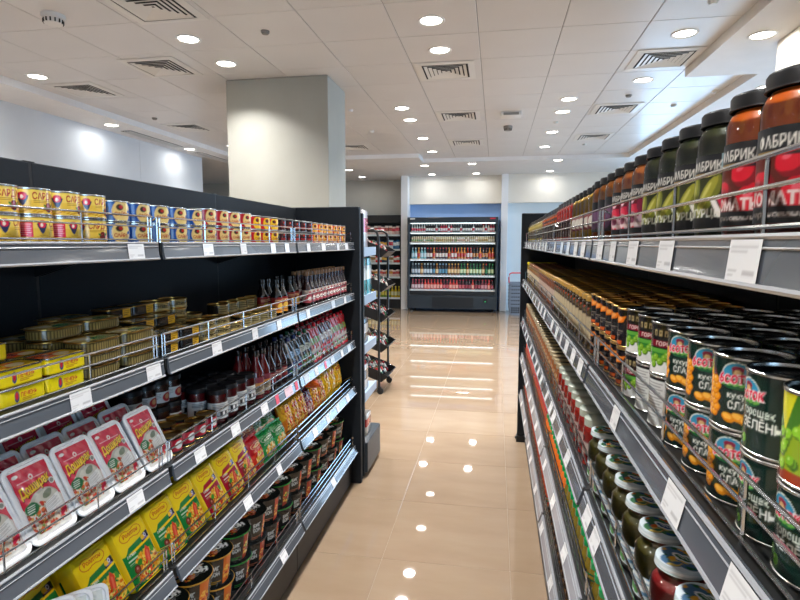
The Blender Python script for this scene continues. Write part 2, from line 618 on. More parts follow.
# daylight: a glazed shop front behind the viewer and windows along the right-hand wall
def glazed_wall(name, label, axis, c, a0, a1, z0, z1, npanes, wn):
    w = MB()
    t = .16
    def bx(p0, p1, q0, q1):
        if axis == 'x':
            w.box(c, c + t, p0, p1, q0, q1)
        else:
            w.box(p0, p1, c - t if axis == 'y' else c, c if axis == 'y' else c + t, q0, q1)
    lo, hi = (Y0, Y1) if axis == 'x' else (XL, XR) if axis == 'y' else (2.7, XR)
    bx(lo, hi, 0, z0); bx(lo, hi, z1, Z_CEIL); bx(lo, a0, z0, z1); bx(a1, hi, z0, z1)
    struct(name, w.mesh(name, ['wallwhite']), label, 'wall')
    fr = MB()
    def fb(p0, p1, q0, q1, m):
        if axis == 'x':
            m.box(c + .04, c + .10, p0, p1, q0, q1)
        else:
            m.box(p0, p1, c - .10 if axis == 'y' else c + .04, c - .04 if axis == 'y' else c + .10, q0, q1)
    fb(a0, a1, z0, z0 + .06, fr); fb(a0, a1, z1 - .06, z1, fr)
    for k in range(npanes + 1):
        p = a0 + (a1 - a0) * k / npanes
        fb(max(a0, p - .03), min(a1, p + .03), z0 + .06, z1 - .06, fr)
    f = struct(wn, fr.mesh(wn, ['frame']), label.replace('wall', 'window frame'), 'window')
    for k in range(npanes):
        p0, p1 = a0 + (a1 - a0) * k / npanes + .03, a0 + (a1 - a0) * (k + 1) / npanes - .03
        g = MB()
        if axis == 'x':
            g.box(c + .065, c + .071, p0, p1, z0 + .06, z1 - .06)
        else:
            g.box(p0, p1, c - .071 if axis == 'y' else c + .065, c - .065 if axis == 'y' else c + .071, z0 + .06, z1 - .06)
        obj('pane', g.mesh('pane', ['clearpane']), f)
    li = bpy.data.lights.new('daylight_portal', 'AREA')
    li.shape = 'RECTANGLE'
    li.size, li.size_y = a1 - a0, z1 - z0
    li.cycles.is_portal = True
    lo_ = bpy.data.objects.new('daylight_portal', li)
    COL.objects.link(lo_)
    if axis == 'x':
        lo_.location = (c - .01, (a0 + a1) / 2, (z0 + z1) / 2)
        lo_.rotation_euler = (rad(90), 0, rad(90))
    else:
        lo_.location = ((a0 + a1) / 2, c + (.01 if axis == 'y' else -.01), (z0 + z1) / 2)
        lo_.rotation_euler = (rad(90), 0, 0 if axis == 'y' else pi)
glazed_wall('wall_right', 'white outer wall pierced by tall windows', 'x', XR, 3.0, 11.6, .3, 2.7, 6, 'window_1')
glazed_wall('wall_far_right', 'glazed entrance end wall hidden behind the jar unit', 'far', 12.4, 2.9, 6.0, .1, 2.8, 3, 'window_3')
glazed_wall('wall_back', 'glazed shop front wall behind the viewer', 'y', Y0, 1.8, 5.6, .2, 2.7, 3, 'window_2')

# downlights
def downlight_proto(r):
    q = MB()
    q.lathe([(r, 0), (r + .004, -.004), (r + .018, -.006), (r + .022, -.002), (r + .022, .004), (r, .004)], 28, cap=False)
    ring = q.mesh('downlight', ['ventwhite'])
    q = MB()
    q.lathe([(0.0001, -.0015), (r * .7, -.0015), (r, .001)], 28, cap=False)
    for k in range(len(q.f)):
        q.f[k] = q.f[k][::-1]
    return Proto(ring, [('lens', q.mesh('lens', ['lens']), [])])
DL = downlight_proto(.075)
lamp = bpy.data.lights.new('downlight_lamp', 'AREA')
lamp.shape = 'DISK'
lamp.size = .15
lamp.energy = DOWNLIGHT_W
lamp.color = (1.0, .985, .965)
lamp.spread = rad(118)
lamp2 = lamp.copy()
lamp2.energy = DOWNLIGHT_W * .18
lamp2.spread = rad(176)
def downlight(x, y, z, label):
    o = put(DL, 'downlight', (x, y, z), label, 'downlight', 'recessed round downlights')
    l = bpy.data.objects.new('downlight_lamp', lamp if z > Z_SOFF else lamp2)
    COL.objects.link(l)
    l.parent = o
    l.location = (0, 0, -.012)
main = [(-2.345, 4.03, 'round downlight nearest the smoke detector, before the pillar'), (-2.34, 4.62, 'round downlight just in front of the pillar'),
        (-4.26, 4.66, 'round downlight near the side wall between two vents'), (-.475, 4.0, 'nearest of the central downlights over the aisle'),
        (-.475, 4.6, 'second central downlight over the aisle beside a vent'),
        (1.355, 4.56, 'large downlight before the vent over the jar unit'), (1.36, 5.75, 'downlight just past the vent over the jar unit')]
main += [(-1.1, y, nth(k + 1) + ' downlight of the row running past the pillar') for k, y in enumerate((6.44, 7.06, 8.3, 9.52))]
main += [(.75, y, nth(k + 1) + ' downlight of the row over the aisle, right of centre') for k, y in enumerate((6.35, 6.94, 8.15, 9.35))]
main += [(x, y, '%s downlight forward of the shop front, row above the %s' % (nth(k + 1), w)) for x, w in ((-2.34, 'noodle unit'), (-.475, 'aisle'), (1.3, 'jar unit')) for k, y in enumerate((-3.0, -1.4, .1, 1.7, 2.6)) if not (x < -2 and y == 2.6)]
main += [(-4.26, y, '%s downlight forward of the shop front, row beside the side wall' % nth(k + 1)) for k, y in enumerate((-2.0, .4, 2.6))]
main += [(-4.2, 8.4, 'recessed downlight hidden behind the pillar'), (-2.9, 7.2, 'recessed downlight hidden behind the grey pillar')]
for x, y, l in main:
    downlight(x, y, Z_CEIL - .001, l)
soff = [(1.853, 4.482, 'downlight in the border beside the white pillar'), (2.525, 5.94, 'downlight in the border just beyond the white pillar'), (2.57, 7.92, 'far downlight in the border above the pickle jars'),
        (-4.81, 6.38, 'first downlight washing the side wall'), (-4.81, 8.18, 'second downlight washing the side wall'),
        (1.07, 10.39, 'downlight in the far border, right of the aisle'), (1.07, 11.9, 'downlight washing the pale blue end wall'),
        (-.47, 10.58, 'downlight in the far border before the cooler'), (-.44, 12.05, 'right-hand downlight washing the bulkhead over the cooler'),
        (-1.38, 10.67, 'downlight at the corner step of the far border'), (-1.4, 12.05, 'left-hand downlight washing the bulkhead over the cooler'),
        (-2.98, 11.04, 'near downlight before the taupe wall'), (-3.0, 12.24, 'downlight washing the taupe wall'), (-4.81, 4.5, 'downlight washing the near side wall'), (-4.81, 2.4, 'downlight over the near end of the side wall'),
        (2.5, 10.4, 'downlight in the far border behind the jars'), (2.6, 2.0, 'downlight in the border behind the viewer'), (4.2, 6.0, 'downlight near the windows'), (4.2, 9.5, 'downlight near the far windows'), (-6.5, 11.0, 'downlight in the side recess')]
for x, y, l in soff:
    downlight(x, y, Z_SOFF - .001, l)

# square four-way air diffusers
def vent_proto():
    q = MB(); q.box(-.27, .27, -.27, .27, -.002, .0)
    back = q.mesh('ceiling_vent', ['ventdark'])
    def sq(o, zo, i, zi, t=.002):
        m = MB()
        rings = [np.array([(-h, -h, z), (h, -h, z), (h, h, z), (-h, h, z)]) for h, z in ((o, zo), (i, zi), (i, zi + t), (o, zo + t))]
        v = np.concatenate(rings)
        f = []
        for r in range(4):
            for k in range(4):
                f.append((r * 4 + k, r * 4 + (k + 1) % 4, ((r + 1) % 4) * 4 + (k + 1) % 4, ((r + 1) % 4) * 4 + k))
        m.add(v, f, smooth=False)
        return m
    parts = [('frame', sq(.30, -.006, .235, -.012, .004).mesh('frame', ['ventwhite'], 0), [])]
    for o in (.215, .172, .129, .086, .043):
        parts.append(('louvre', sq(o, -.015, max(.004, o - .031), -.007).mesh('louvre', ['ventwhite'], 0), []))
    return Proto(back, parts)
VENT = vent_proto()
for x, y, l in ((-2.25, 3.45, 'nearest square ceiling vent beside the smoke detector'), (-2.95, 4.61, 'square ceiling vent in front of the pillar'), (-4.15, 5.14, 'square ceiling vent beside the side wall'),
                (-4.11, 6.99, 'square ceiling vent just short of the pillar edge'), (-.47, 5.14, 'nearest of three vents in line over the aisle'), (-.473, 6.93, 'middle of three vents in line over the aisle'),
                (-.477, 8.74, 'farthest of three vents in line over the aisle'), (1.366, 5.13, 'nearest square vent over the jar unit'), (1.34, 6.88, 'second square vent over the jar unit'), (1.375, 8.6, 'third square vent over the jar unit'),
                (-2.3, 8.84, 'small-looking distant vent beside the pillar')):
    put(VENT, 'ceiling_vent', (x, y, Z_CEIL - .001), l, 'vent', 'square four-way ceiling vents', sc=.86)
def slot(x, y0, y1, label):
    q = MB(); q.box(x - .075, x + .075, y0, y1, Z_SOFF - .004, Z_SOFF - .001)
    q2 = MB()
    for k in range(4):
        c = x - .06 + k * .04
        q2.box(c - .008, c + .008, y0, y1, Z_SOFF - .012, Z_SOFF - .004)
    o = obj('slot_vent', q.mesh('slot_vent', ['ventdark'], 0))
    obj('louvre', q2.mesh('louvre', ['ventwhite'], 0), o)
    tag(o, label, 'vent', 'linear slot vents')
slot(-4.86, 6.72, 7.95, 'first dark slot vent along the side wall border')
slot(-4.86, 8.5, 9.6, 'second dark slot vent along the side wall border')
slot(2.68, 6.3, 7.7, 'dark slot vent in the border above the pickle jars')
def puck(name, x, y, z, r, h, label, cat, dark=False):
    q = MB(); q.lathe([(r, 0), (r, -h * .5), (r * .8, -h * .55), (r * .8, -h * .7), (r * .75, -h), (0.0005, -h * 1.02)], 22, cap=False)
    q.f = [f[::-1] for f in q.f]
    o = obj(name, q.mesh(name, ['joint' if dark else 'ventwhite']))
    o.location = (x, y, z)
    if r > .05:
        w = MB()
        for k in range(14):
            a = k * 2 * pi / 14
            w.box(-.004, .004, r * .74, r * .86, -h * .95, -h * .55)
            v = w.v[-1]
            w.v[-1] = np.stack([v[:, 0] * cos(a) - v[:, 1] * sin(a), v[:, 0] * sin(a) + v[:, 1] * cos(a), v[:, 2]], 1)
        obj('grille', w.mesh('grille', ['ventdark'], 0), o)
    tag(o, label, cat)
puck('smoke_detector', -3.01, 3.46, Z_CEIL, .075, .06, 'white smoke detector near the top corner of the ceiling', 'detector')
puck('smoke_detector', .13, 7.64, Z_CEIL, .06, .06, 'grey detector hanging over the aisle behind a box', 'detector', True)
q = MB(); q.bbox(.03, .27, 6.8, 6.98, Z_CEIL - .05, Z_CEIL, .006)
o = obj('emergency_light', q.mesh('emergency_light', ['ventwhite'])); tag(o, 'small white emergency light box on the ceiling over the aisle', 'light')
q = MB(); q.bbox(.06, .24, 6.795, 6.8, Z_CEIL - .042, Z_CEIL - .012, .001); obj('diffuser', q.mesh('diffuser', ['joint']), o)
for k, (x, y) in enumerate(((-1.7, 3.98), (1.35, 6.29), (1.95, 6.82), (2.19, 6.28), (1.35, 4.0), (.73, 7.49), (1.34, 9.2), (-4.22, 6.4), (-1.71, 6.42), (-1.73, 7.64))):
    puck('sprinkler', x, y, Z_CEIL, .032, .022, ('sprinkler in front of the pillar', 'sprinkler past the second jar-side downlight', 'sprinkler on the bluish outer panels', 'sprinkler by the inner edge of the outer border', 'sprinkler at the top edge over the jar unit', 'sprinkler in the row right of centre', 'farthest sprinkler over the jar unit', 'sprinkler close to the side wall vents', 'first sprinkler behind the pillar', 'second sprinkler behind the pillar')[k], 'sprinkler', k in (0, 1, 7))

# ------------------------------------------------------------------ shelving units (gondolas)
# built in a local frame whose front faces +X: lip at x = 0, back at x = -depth, y along the aisle
DEPTH = .36
def rail_mesh(L, s=.002, m='rail'):
    q = MB()
    # s: how far the foot of the rail leans out into the aisle
    prof = [(-.004, .0), (.001, .001), (.003, -.002), (.0045 + s, -.036), (.006 + s, -.039), (.004 + s, -.042), (s - .001, -.041), (-.004, -.010)]
    q.prism(prof, .011, L - .011, mi=0)
    q.tube([(.002, .012, .000), (.002, L - .012, .000)], .0028, 6, mi=1)
    q.tube([(.0048 + s, .012, -.039), (.0048 + s, L - .012, -.039)], .003, 6, mi=1)
    q.tube([(.0038 + s * .22, .012, -.009), (.0038 + s * .22, L - .012, -.009)], .0010, 5, mi=1)
    return q.mesh('price_rail', [m, 'railedge'])
def shelf_mesh(L, depth):
    q = MB()
    q.box(-depth, 0, .002, L - .002, -.006, 0)
    q.prism([(-.006, -.004), (0, -.004), (0, -.030), (-.006, -.030)], .002, L - .002)
    return q.mesh('shelf', ['shelf'], 0)
def bracket_mesh(depth, y, s):
    q = MB()
    q.prism([(-depth, -.006), (-.03, -.006), (-.03, -.02), (-depth * .55, -.04), (-depth, -.09)], y, y + s * .004)
    return q.mesh('bracket', ['bracket'], 0)
def guard_mesh(L, h=(.008, .040, .065), dv=.235):
    q = MB()
    r = .0021
    e0, e1 = .012, L - .012
    x = -.010
    for k, z in enumerate(h):
        q.tube([(x, e0, z), (x, e1, z)], r * (1.15 if k == 2 else 1), 6)
    n = max(2, int(round((e1 - e0) / dv)))
    for k in range(n + 1):
        y = e0 + (e1 - e0) * k / n
        q.tube([(x - .003, y, -.0), (x - .003, y, h[-1])], r, 6)
    for y in (e0 + .012, e1 - .012):
        q.tube([(x - .003, y, -.0), (x - .003, y, h[-1])], r, 6)
    for y in (e0, e1):
        q.tube([(x, y, h[-1]), (x - .05, y, h[-1] * .6), (x - .09, y, 0)], r, 5)
    return q.mesh('wire_guard', ['chrome'])
def ticket_proto(w, h, c, seed):
    cv = Cv(w, h, c, 2.0)
    rs = np.random.default_rng(seed)
    cv.lines(4, h - 5, w - 6, 2, 4, '9a9a9e', 1.2, .5)
    cv.rect(w * .55, h * .18, w * .9, h * .28, '77777c', .45)
    cv.lines(4, h * .3, w * .36, 2, 4, '8a8a8e', 1.2, .6)
    return cv
def ticket_mesh(w, h, c, seed, s=.002):
    q = MB()
    cv = ticket_proto(w, h, c, seed)
    # lies on the sloping face of the rail
    d = np.array([.0015 + s, -.034]); d = d / np.linalg.norm(d)
    def f(U, V):
        t = (h - V) / 1000
        return .0034 + d[0] * t + .0012, (U - w / 2) / 1000, -.0022 + d[1] * t
    cv.into(q, f)
    return q.mesh('price_ticket', ['ticket'], 0)
TK = {(k, s): ticket_mesh(w, h, c, 1, s) for s in (.002, .006, .010, .014, .018, .024, .030) for k, w, h, c in (('w', 58, 36, 'dfe1e3'), ('n', 44, 35, 'd9dbdd'), ('b', 62, 36, 'c6d4e4'), ('r', 30, 35, 'd64a66'), ('p', 80, 36, 'e2bfcb'))}

def gondola(name, label, loc, rz, levels, edges, top, tickets, slants, kick_x=-.022):
    g = empty(name, loc, rz)
    tag(g, label, 'shelving')
    ya, yb = edges[0], edges[-1]
    for k in range(len(edges) - 1):
        y0, y1 = edges[k], edges[k + 1]
        L = y1 - y0
        q = MB(); q.bbox(-DEPTH - .03, -DEPTH, .003, L - .003, .06, top, .003)
        b = obj('back_panel', q.mesh('back_panel', ['panel']), g); b.location.y = y0
        q = MB(); q.bbox(-DEPTH, kick_x, .001, L - .001, .012, levels[-1] - .012, .003)
        b = obj('kick_panel', q.mesh('kick_panel', ['shelf']), g); b.location.y = y0
        sm, gm = shelf_mesh(L, DEPTH), guard_mesh(L)
        bm0, bm1 = bracket_mesh(DEPTH, .006, 1), bracket_mesh(DEPTH, L - .006, -1)
        for li, z in enumerate(levels):
            s = obj('shelf', sm, g); s.location = (0, y0, z)
            obj('price_rail', rail_mesh(L, slants[li], 'railpale' if slants[li] > .01 and name and rz > 1 else 'rail'), s)
            obj('wire_guard', gm, s)
            if li < len(levels) - 1:
                obj('bracket', bm0, s); obj('bracket', bm1, s)
            for ty, kind in tickets.get(li, ()):
                if y0 + .04 < ty < y1 - .04:
                    t = obj('price_ticket', TK[(kind, round(slants[li], 3))], s)
                    t.location = (0, ty - y0, 0)
    for y in edges:
        q = MB(); q.box(-DEPTH - .045, -DEPTH - .001, y - .016, y + .016, 0, top + .002)
        for z in np.arange(.15, top - .05, .05):
            q.box(-DEPTH - .001, -DEPTH + .0006, y - .006, y - .003, z, z + .022, mi=1)
        obj('upright', q.mesh('upright', ['bracket', 'rubber'], 0), g)
    return g

L_LEV = [1.50, 1.20, .91, .625, .25]
L_EDGE = [.305, 1.27, 2.235, 3.20]
LX = -.84
def L_y(u):   # rail position from a column of the near-to-far order
    return u
tl = {0: [(.75, 'w'), (1.17, 'w'), (1.5, 'w'), (1.73, 'n'), (1.98, 'n'), (2.12, 'n'), (2.38, 'n'), (2.6, 'w'), (2.85, 'n'), (3.02, 'w')],
      1: [(.63, 'w'), (.97, 'w'), (1.215, 'w'), (1.53, 'w'), (1.80, 'n'), (2.02, 'n'), (2.36, 'n'), (2.75, 'b'), (2.98, 'n')],
      2: [(.62, 'w'), (1.12, 'w'), (1.41, 'w'), (1.63, 'w'), (1.86, 'w'), (1.98, 'r'), (2.10, 'p'), (2.19, 'r'), (2.32, 'b'), (2.46, 'n'), (2.60, 'r'), (2.72, 'b'), (2.9, 'n'), (3.05, 'b')],
      3: [(.78, 'w'), (1.10, 'w'), (1.70, 'w'), (1.98, 'n'), (2.42, 'w'), (2.62, 'n'), (2.8, 'n'), (3.0, 'w')],
      4: [(.9, 'w'), (1.4, 'w'), (2.0, 'w'), (2.7, 'w')]}
gl = gondola('gondola_shelving', 'black shelving unit stocked with tinned fish, noodles and snacks', (LX, 0, 0), 0, L_LEV, L_EDGE, 1.71, tl, (.002, .002, .006, .010, .014))
q = MB(); q.bbox(-DEPTH - .05, .035, 3.203, 3.245, .0, 1.715, .004)
obj('end_panel', q.mesh('end_panel', ['panel']), gl)
for x in (-.02, -.30):
    q = MB(); q.lathe([(.012, 0), (.016, .004), (.016, .012), (.008, .014), (.008, .03)], 12, cx=x, cy=3.265); obj('foot', q.mesh('foot', ['rubber']), gl)

R_LEV = [1.505, 1.235, .955, .69, .41]
R_EDGE_W = [.255, 1.22, 2.185, 3.15, 4.115]
RX = .205
# the jar unit is turned round, so local y runs against world y
tr = {0: [(.49, 'w'), (.70, 'w'), (.86, 'w'), (1.0, 'n'), (1.12, 'w'), (1.33, 'w'), (1.45, 'w'), (1.6, 'b'), (1.75, 'b'), (1.95, 'n'), (2.3, 'w'), (2.42, 'n'), (2.6, 'w'), (2.8, 'n'), (3.0, 'w'), (3.3, 'w'), (3.5, 'n'), (3.8, 'w')],
      1: [(.45, 'w'), (.62, 'w'), (.92, 'n'), (1.30, 'w'), (1.42, 'w'), (1.55, 'w'), (1.68, 'n'), (1.8, 'w'), (1.95, 'w'), (2.25, 'w'), (2.4, 'w'), (2.55, 'w'), (2.75, 'n'), (2.95, 'w'), (3.2, 'w'), (3.35, 'n'), (3.6, 'w'), (3.9, 'w')],
      2: [(.8, 'w'), (1.04, 'w'), (1.13, 'w'), (1.45, 'w'), (1.62, 'w'), (1.8, 'w'), (1.9, 'w'), (2.05, 'n'), (2.3, 'w'), (2.45, 'w'), (2.6, 'w'), (2.8, 'w'), (3.0, 'w'), (3.3, 'w'), (3.5, 'w'), (3.8, 'w')],
      3: [(1.1, 'w'), (1.45, 'w'), (1.75, 'w'), (2.05, 'n'), (2.3, 'w'), (2.5, 'w'), (2.75, 'w'), (2.95, 'w'), (3.25, 'w'), (3.55, 'w'), (3.9, 'w')],
      4: [(1.3, 'w'), (1.75, 'w'), (2.1, 'w'), (2.45, 'w'), (2.8, 'w'), (3.0, 'w'), (3.4, 'w'), (3.8, 'w')]}
tr = {k: [(-y, c) for y, c in v] for k, v in tr.items()}
gr = gondola('gondola_shelving', 'black shelving unit stocked with jars, cans and bottles of vegetables', (RX, 0, 0), pi, R_LEV, [-y for y in R_EDGE_W[::-1]], 1.71, tr, (.002, .006, .010, .0101, .0102), kick_x=-.034)
q = MB(); q.bbox(-DEPTH - .05, .022, -4.165, -4.12, .05, 1.715, .004)
e = obj('end_panel', q.mesh('end_panel', ['panel']), gr)
q = MB()
for z in np.arange(.16, 1.66, .05):
    q.box(.020, .0225, -4.146, -4.138, z, z + .024)
obj('slot_strip', q.mesh('slot_strip', ['railedge'], 0), e)
q = MB(); q.box(-.35, .028, -4.172, -4.112, 0, .045); q.lathe([(.02, 0), (.024, .006), (.024, .018), (.01, .02), (.01, .05)], 12, cx=.012, cy=-4.185)
obj('foot', q.mesh('foot', ['rubber'], 0), gr)

# ------------------------------------------------------------------ product makers
def can_proto(r, h, cv, lid='tin', tab=True, lidmat='tin'):
    # cv: canvas of width 2*pi*r mm and height h-5 mm
    q = MB()
    q.lathe([(r * .9, .0), (r, .0005), (r + .0012, .0015), (r + .0012, .003), (r - .0004, .0042), (r - .0004, h - .0042), (r + .0012, h - .003), (r + .0012, h - .001), (r, h), (r - .0015, h - .001), (r - .0018, h - .004)], 28, mi=0, cap=False)
    body = q.mesh('can', ['tin' if lidmat == 'darktin' else lidmat])
    q = MB()
    cv.into(q, wrap(r + .0002, .0035, 2 * pi * r * 1000))
    lab = q.mesh('paper_label', ['gloss'], 0)
    q = MB()
    R = r - .0018
    q.lathe([(R, h - .004), (R - .003, h - .0045), (R - .004, h - .0035), (R * .75, h - .0035), (R * .7, h - .0042), (R * .35, h - .0042), (.0003, h - .0042)], 24, mi=0, cap=False)
    lidm = q.mesh('lid', [lidmat])
    subs = []
    if tab:
        t = MB()
        t.lathe([(.005, h - .0035), (.0095, h - .003), (.0095, h - .0018), (.005, h - .0018)], 14, cx=R * .35, cap=False)
        t.box(R * .35 + .006, R * .9, -.005, .005, h - .0032, h - .002)
        subs = [('pull_tab', t.mesh('pull_tab', ['tin']))]
    return Proto(body, [('paper_label', lab, []), ('lid', lidm, subs)])

def simple_can(r, h, cv, lidcol='b9bcbd'):
    q = MB()
    cv.into(q, wrap(r, .002, 2 * pi * r * 1000))
    q.lathe([(r, 0), (r + .001, .0015), (r, .003)], 20, '8f9294', 1, cap=False)
    q.lathe([(r, h - .003), (r + .001, h - .0015), (r, h), (r - .002, h - .003), (r * .6, h - .004), (.0003, h - .004)], 20, lidcol, 1, cap=False)
    return Proto(q.mesh('can', ['gloss', 'tinprint']))

def flat_tin(L, D, h, rc, top_cv, side_cv, rim='tin'):
    # length L along y, depth D along x
    def ring(k, z):
        p = rrect(D + k, L + k, rc, 5)
        return np.c_[p, np.full(len(p), z)]
    q = MB()
    q.loft([ring(-.006, 0), ring(0, .003), ring(0, h - .004), ring(.003, h - .003), ring(.003, h - .0005), ring(0, h), ring(-.004, h - .002)], mi=0, cap1=False)
    body = q.mesh('tin', [rim])
    q = MB()
    P = rrect(D + .0006, L + .0006, rc, 6)
    P = np.r_[P, P[:1]]
    s = np.r_[0, np.cumsum(np.linalg.norm(np.diff(P, axis=0), axis=1))]
    w = side_cv.w / 1000
    # start the strip at the middle of the back so that the canvas centre faces the front
    def f(U, V):
        t = U / 1000 / w * s[-1]
        t = (t + s[-1] * .5 + s0) % s[-1]
        return np.interp(t, s, P[:, 0]), np.interp(t, s, P[:, 1]), V / 1000 + .003
    i0 = 0
    mid = np.argmin(np.abs(P[:, 1]) + (P[:, 0] < 0) * 9)
    # arc length of the front centre
    fx = np.linspace(0, s[-1], 400)
    xx, yy = np.interp(fx, s, P[:, 0]), np.interp(fx, s, P[:, 1])
    s0 = fx[np.argmin(np.abs(yy) + (xx < 0) * 9)]
    side_cv.into(q, f)
    side = q.mesh('side_print', ['gloss'], 0)
    q = MB()
    def g(U, V):
        return (-(V / top_cv.h - .5)) * (D - .006), (U / top_cv.w - .5) * (L - .006), np.full(U.shape, h - .0015)
    top_cv.into(q, g)
    lidm = q.mesh('lid', ['gloss'], 0)
    return Proto(body, [('side_print', side, []), ('lid', lidm, [])])

def jar_profile(r, h, neck=.82, sh=.80):
    # glass outline of a preserving jar, up to the lid
    return [(r * .86, .0), (r * .97, .003), (r, .010), (r, h * sh * .96), (r * .985, h * sh), (r * (neck + .08), h * (sh + .055)), (r * neck, h * (sh + .075)), (r * neck, h * .93)]

def jar_proto(r, h, food_cv, label_cv=None, lid='0f1013', lid_cv=None, neck=.82, sh=.80, lab_z=None, lidh=None, back='glass', twist=True, lid_h=.016):
    prof = jar_profile(r, h, neck, sh)
    q = MB()
    q.lathe(prof, 26, mi=0, cap=False)
    body = q.mesh('glass_jar', ['glass'])
    rp, zp = np.array([p[0] for p in prof]), np.array([p[1] for p in prof])
    k = .965
    q = MB()
    H = h * .90
    def rz(z):
        return np.interp(z, zp, rp) * k
    food_cv.into(q, wrap(r, .003, 2 * pi * r * 1000, rz=rz))
    q.lathe([(r * .82, .0028), (r * .3, .004), (.0003, .004)], 20, '403020', cap=False)
    zt = .003 + food_cv.h / 1000
    rr = float(rz(zt))
    q.lathe([(rr, zt), (rr * .5, zt + .001), (.0003, zt + .001)], 20, '7a3a18' if food_cv.w else None, cap=False)
    food = q.mesh('contents', ['food'])
    R = r * neck + .0035
    q = MB()
    zl = h - lid_h
    prof_l = [(R - .001, zl), (R + .0008, zl + .0008), (R, zl + .003)]
    n = 30
    q.lathe(prof_l + [(R, h - .003), (R - .0015, h - .0006), (R - .003, h), (R - .005, h - .0012), (.0003, h - .0012)], n, lid if isinstance(lid, str) else None, cap=False)
    if lid_cv is not None:
        q2 = MB()
        a = lid_cv
        def g(U, V):
            x, y = V / a.h * 2 - 1, U / a.w * 2 - 1
            k = np.maximum(np.abs(x), np.abs(y)) / np.maximum(1e-6, np.hypot(x, y))
            return -x * k * (R - .0008), y * k * (R - .0008), np.full(U.shape, h + .0002)
        lid_cv.into(q, g)
        q.lathe([(R + .0003, zl + .004), (R + .0003, h - .0035)], 26, 'd9e2e6', cap=False)
    lidm = q.mesh('lid', ['gloss' if lid_cv is not None else 'lidprint'])
    parts = [('contents', food, []), ('lid', lidm, [])]
    if label_cv is not None:
        q = MB()
        z0 = lab_z if lab_z is not None else h * .1
        label_cv.into(q, wrap(r + .0004, z0, label_cv.w))
        parts.append(('label', q.mesh('label', ['print'], 0), []))
    return Proto(body, parts)

def small_jar(r, h, body, lid, label=None, band=(.2, .62), neck=.86, sh=.8, spots=None, n=16, lid_h=.16, m='gloss'):
    # one-mesh jar for things seen small: coloured body, label band and lid
    q = MB()
    prof = jar_profile(r, h, neck, sh)
    if spots:
        cv = Cv(2 * pi * r * 1000, h * sh * 1000 - 4, body, 3.0)
        cv.blobs(cv.w / 2, cv.h / 2, cv.w * .5, cv.h * .55, 130, spots, 2.5, 6, False)
        if label:
            cv.rect(cv.w * .2, cv.h * band[0] / sh, cv.w * .8, cv.h * band[1] / sh, label)
        cv.into(q, wrap(r, .002, cv.w))
        q.lathe([(r, h * sh - .002)] + prof[5:], n, body, cap=False)
    else:
        q.lathe(prof, n, body, cap=False)
        if label:
            q.lathe([(r + .0006, h * band[0]), (r + .0006, h * band[1])], n, label, cap=False)
    q.lathe([(.0003, .001), (r * .86, .001)], n, '222222', cap=False)
    R = r * neck + .003
    q.lathe([(R, h * (1 - lid_h)), (R, h - .0015), (R - .002, h), (.0003, h)], n, lid, cap=False)
    return Proto(q.mesh('jar', [m]))

def bottle_proto(r, h, glass, cap, label=None, band=(.18, .5), neck=.36, sh=.58, n=16, capn=.12, parts=True, lab_cv=None):
    prof = [(r * .88, 0), (r, .004), (r, h * sh * .93), (r * .93, h * sh), (r * neck * 1.25, h * (sh + .17)), (r * neck, h * (sh + .22)), (r * neck, h * (1 - capn)), (r * neck * .8, h * (1 - capn) + .001)]
    q = MB(); q.lathe(prof, n, glass, cap=True)
    c = MB()
    R = r * neck + .0025
    c.lathe([(R, h * (1 - capn) - .001), (R + .0005, h * (1 - capn) + .001), (R, h - .002), (R - .002, h), (.0003, h)], max(10, n - 4), cap, cap=False)
    l = MB()
    if lab_cv is not None:
        lab_cv.into(l, wrap(r + .0005, h * band[0], lab_cv.w))
    elif label:
        l.lathe([(r + .0005, h * band[0]), (r + .0005, h * band[1])], n, label, cap=False)
    if parts:
        P = [('cap', c.mesh('cap', ['gloss']), [])]
        if label or lab_cv is not None:
            P.append(('label', l.mesh('label', ['print']), []))
        return Proto(q.mesh('bottle', ['dark_glass']), P)
    for x in (c, l):
        for v, cc in zip(x.v, x.c):
            pass
        if x.v:
            q.add(np.concatenate(x.v), x.f, np.concatenate(x.c), 0)
    return Proto(q.mesh('bottle', ['dark_glass']))

def tray_proto(W, Hh, D, cv, margin=.012):
    # tray standing on its short edge, its filmed face toward +X ; origin at the bottom of the face
    def ring(k, x, r=.018):
        p = rrect(W + k, Hh + k, r, 5)
        return np.c_[np.full(len(p), x), p[:, 0], p[:, 1] + Hh / 2]
    q = MB()
    q.loft([ring(-.030, -D, .012), ring(-.024, -D + .004, .014), ring(-.006, -.006), ring(.0, -.005), ring(.002, -.002), ring(.0, .0), ring(-.010, .001), ring(-.014, -.0015)], mi=0)
    body = q.mesh('tray', ['white_tray'])
    q = MB()
    w, h = W - 2 * margin, Hh - 2 * margin
    def f(U, V):
        u, v = U / cv.w, V / cv.h
        bulge = .004 * np.sin(pi * u) * np.sin(pi * v) + .0012 * np.sin(u * 23 + v * 9) * np.sin(v * 17)
        return .0002 + bulge, (u - .5) * w, margin + v * h
    cv.into(q, f)
    return Proto(body, [('printed_film', q.mesh('printed_film', ['film'], 0), [])])

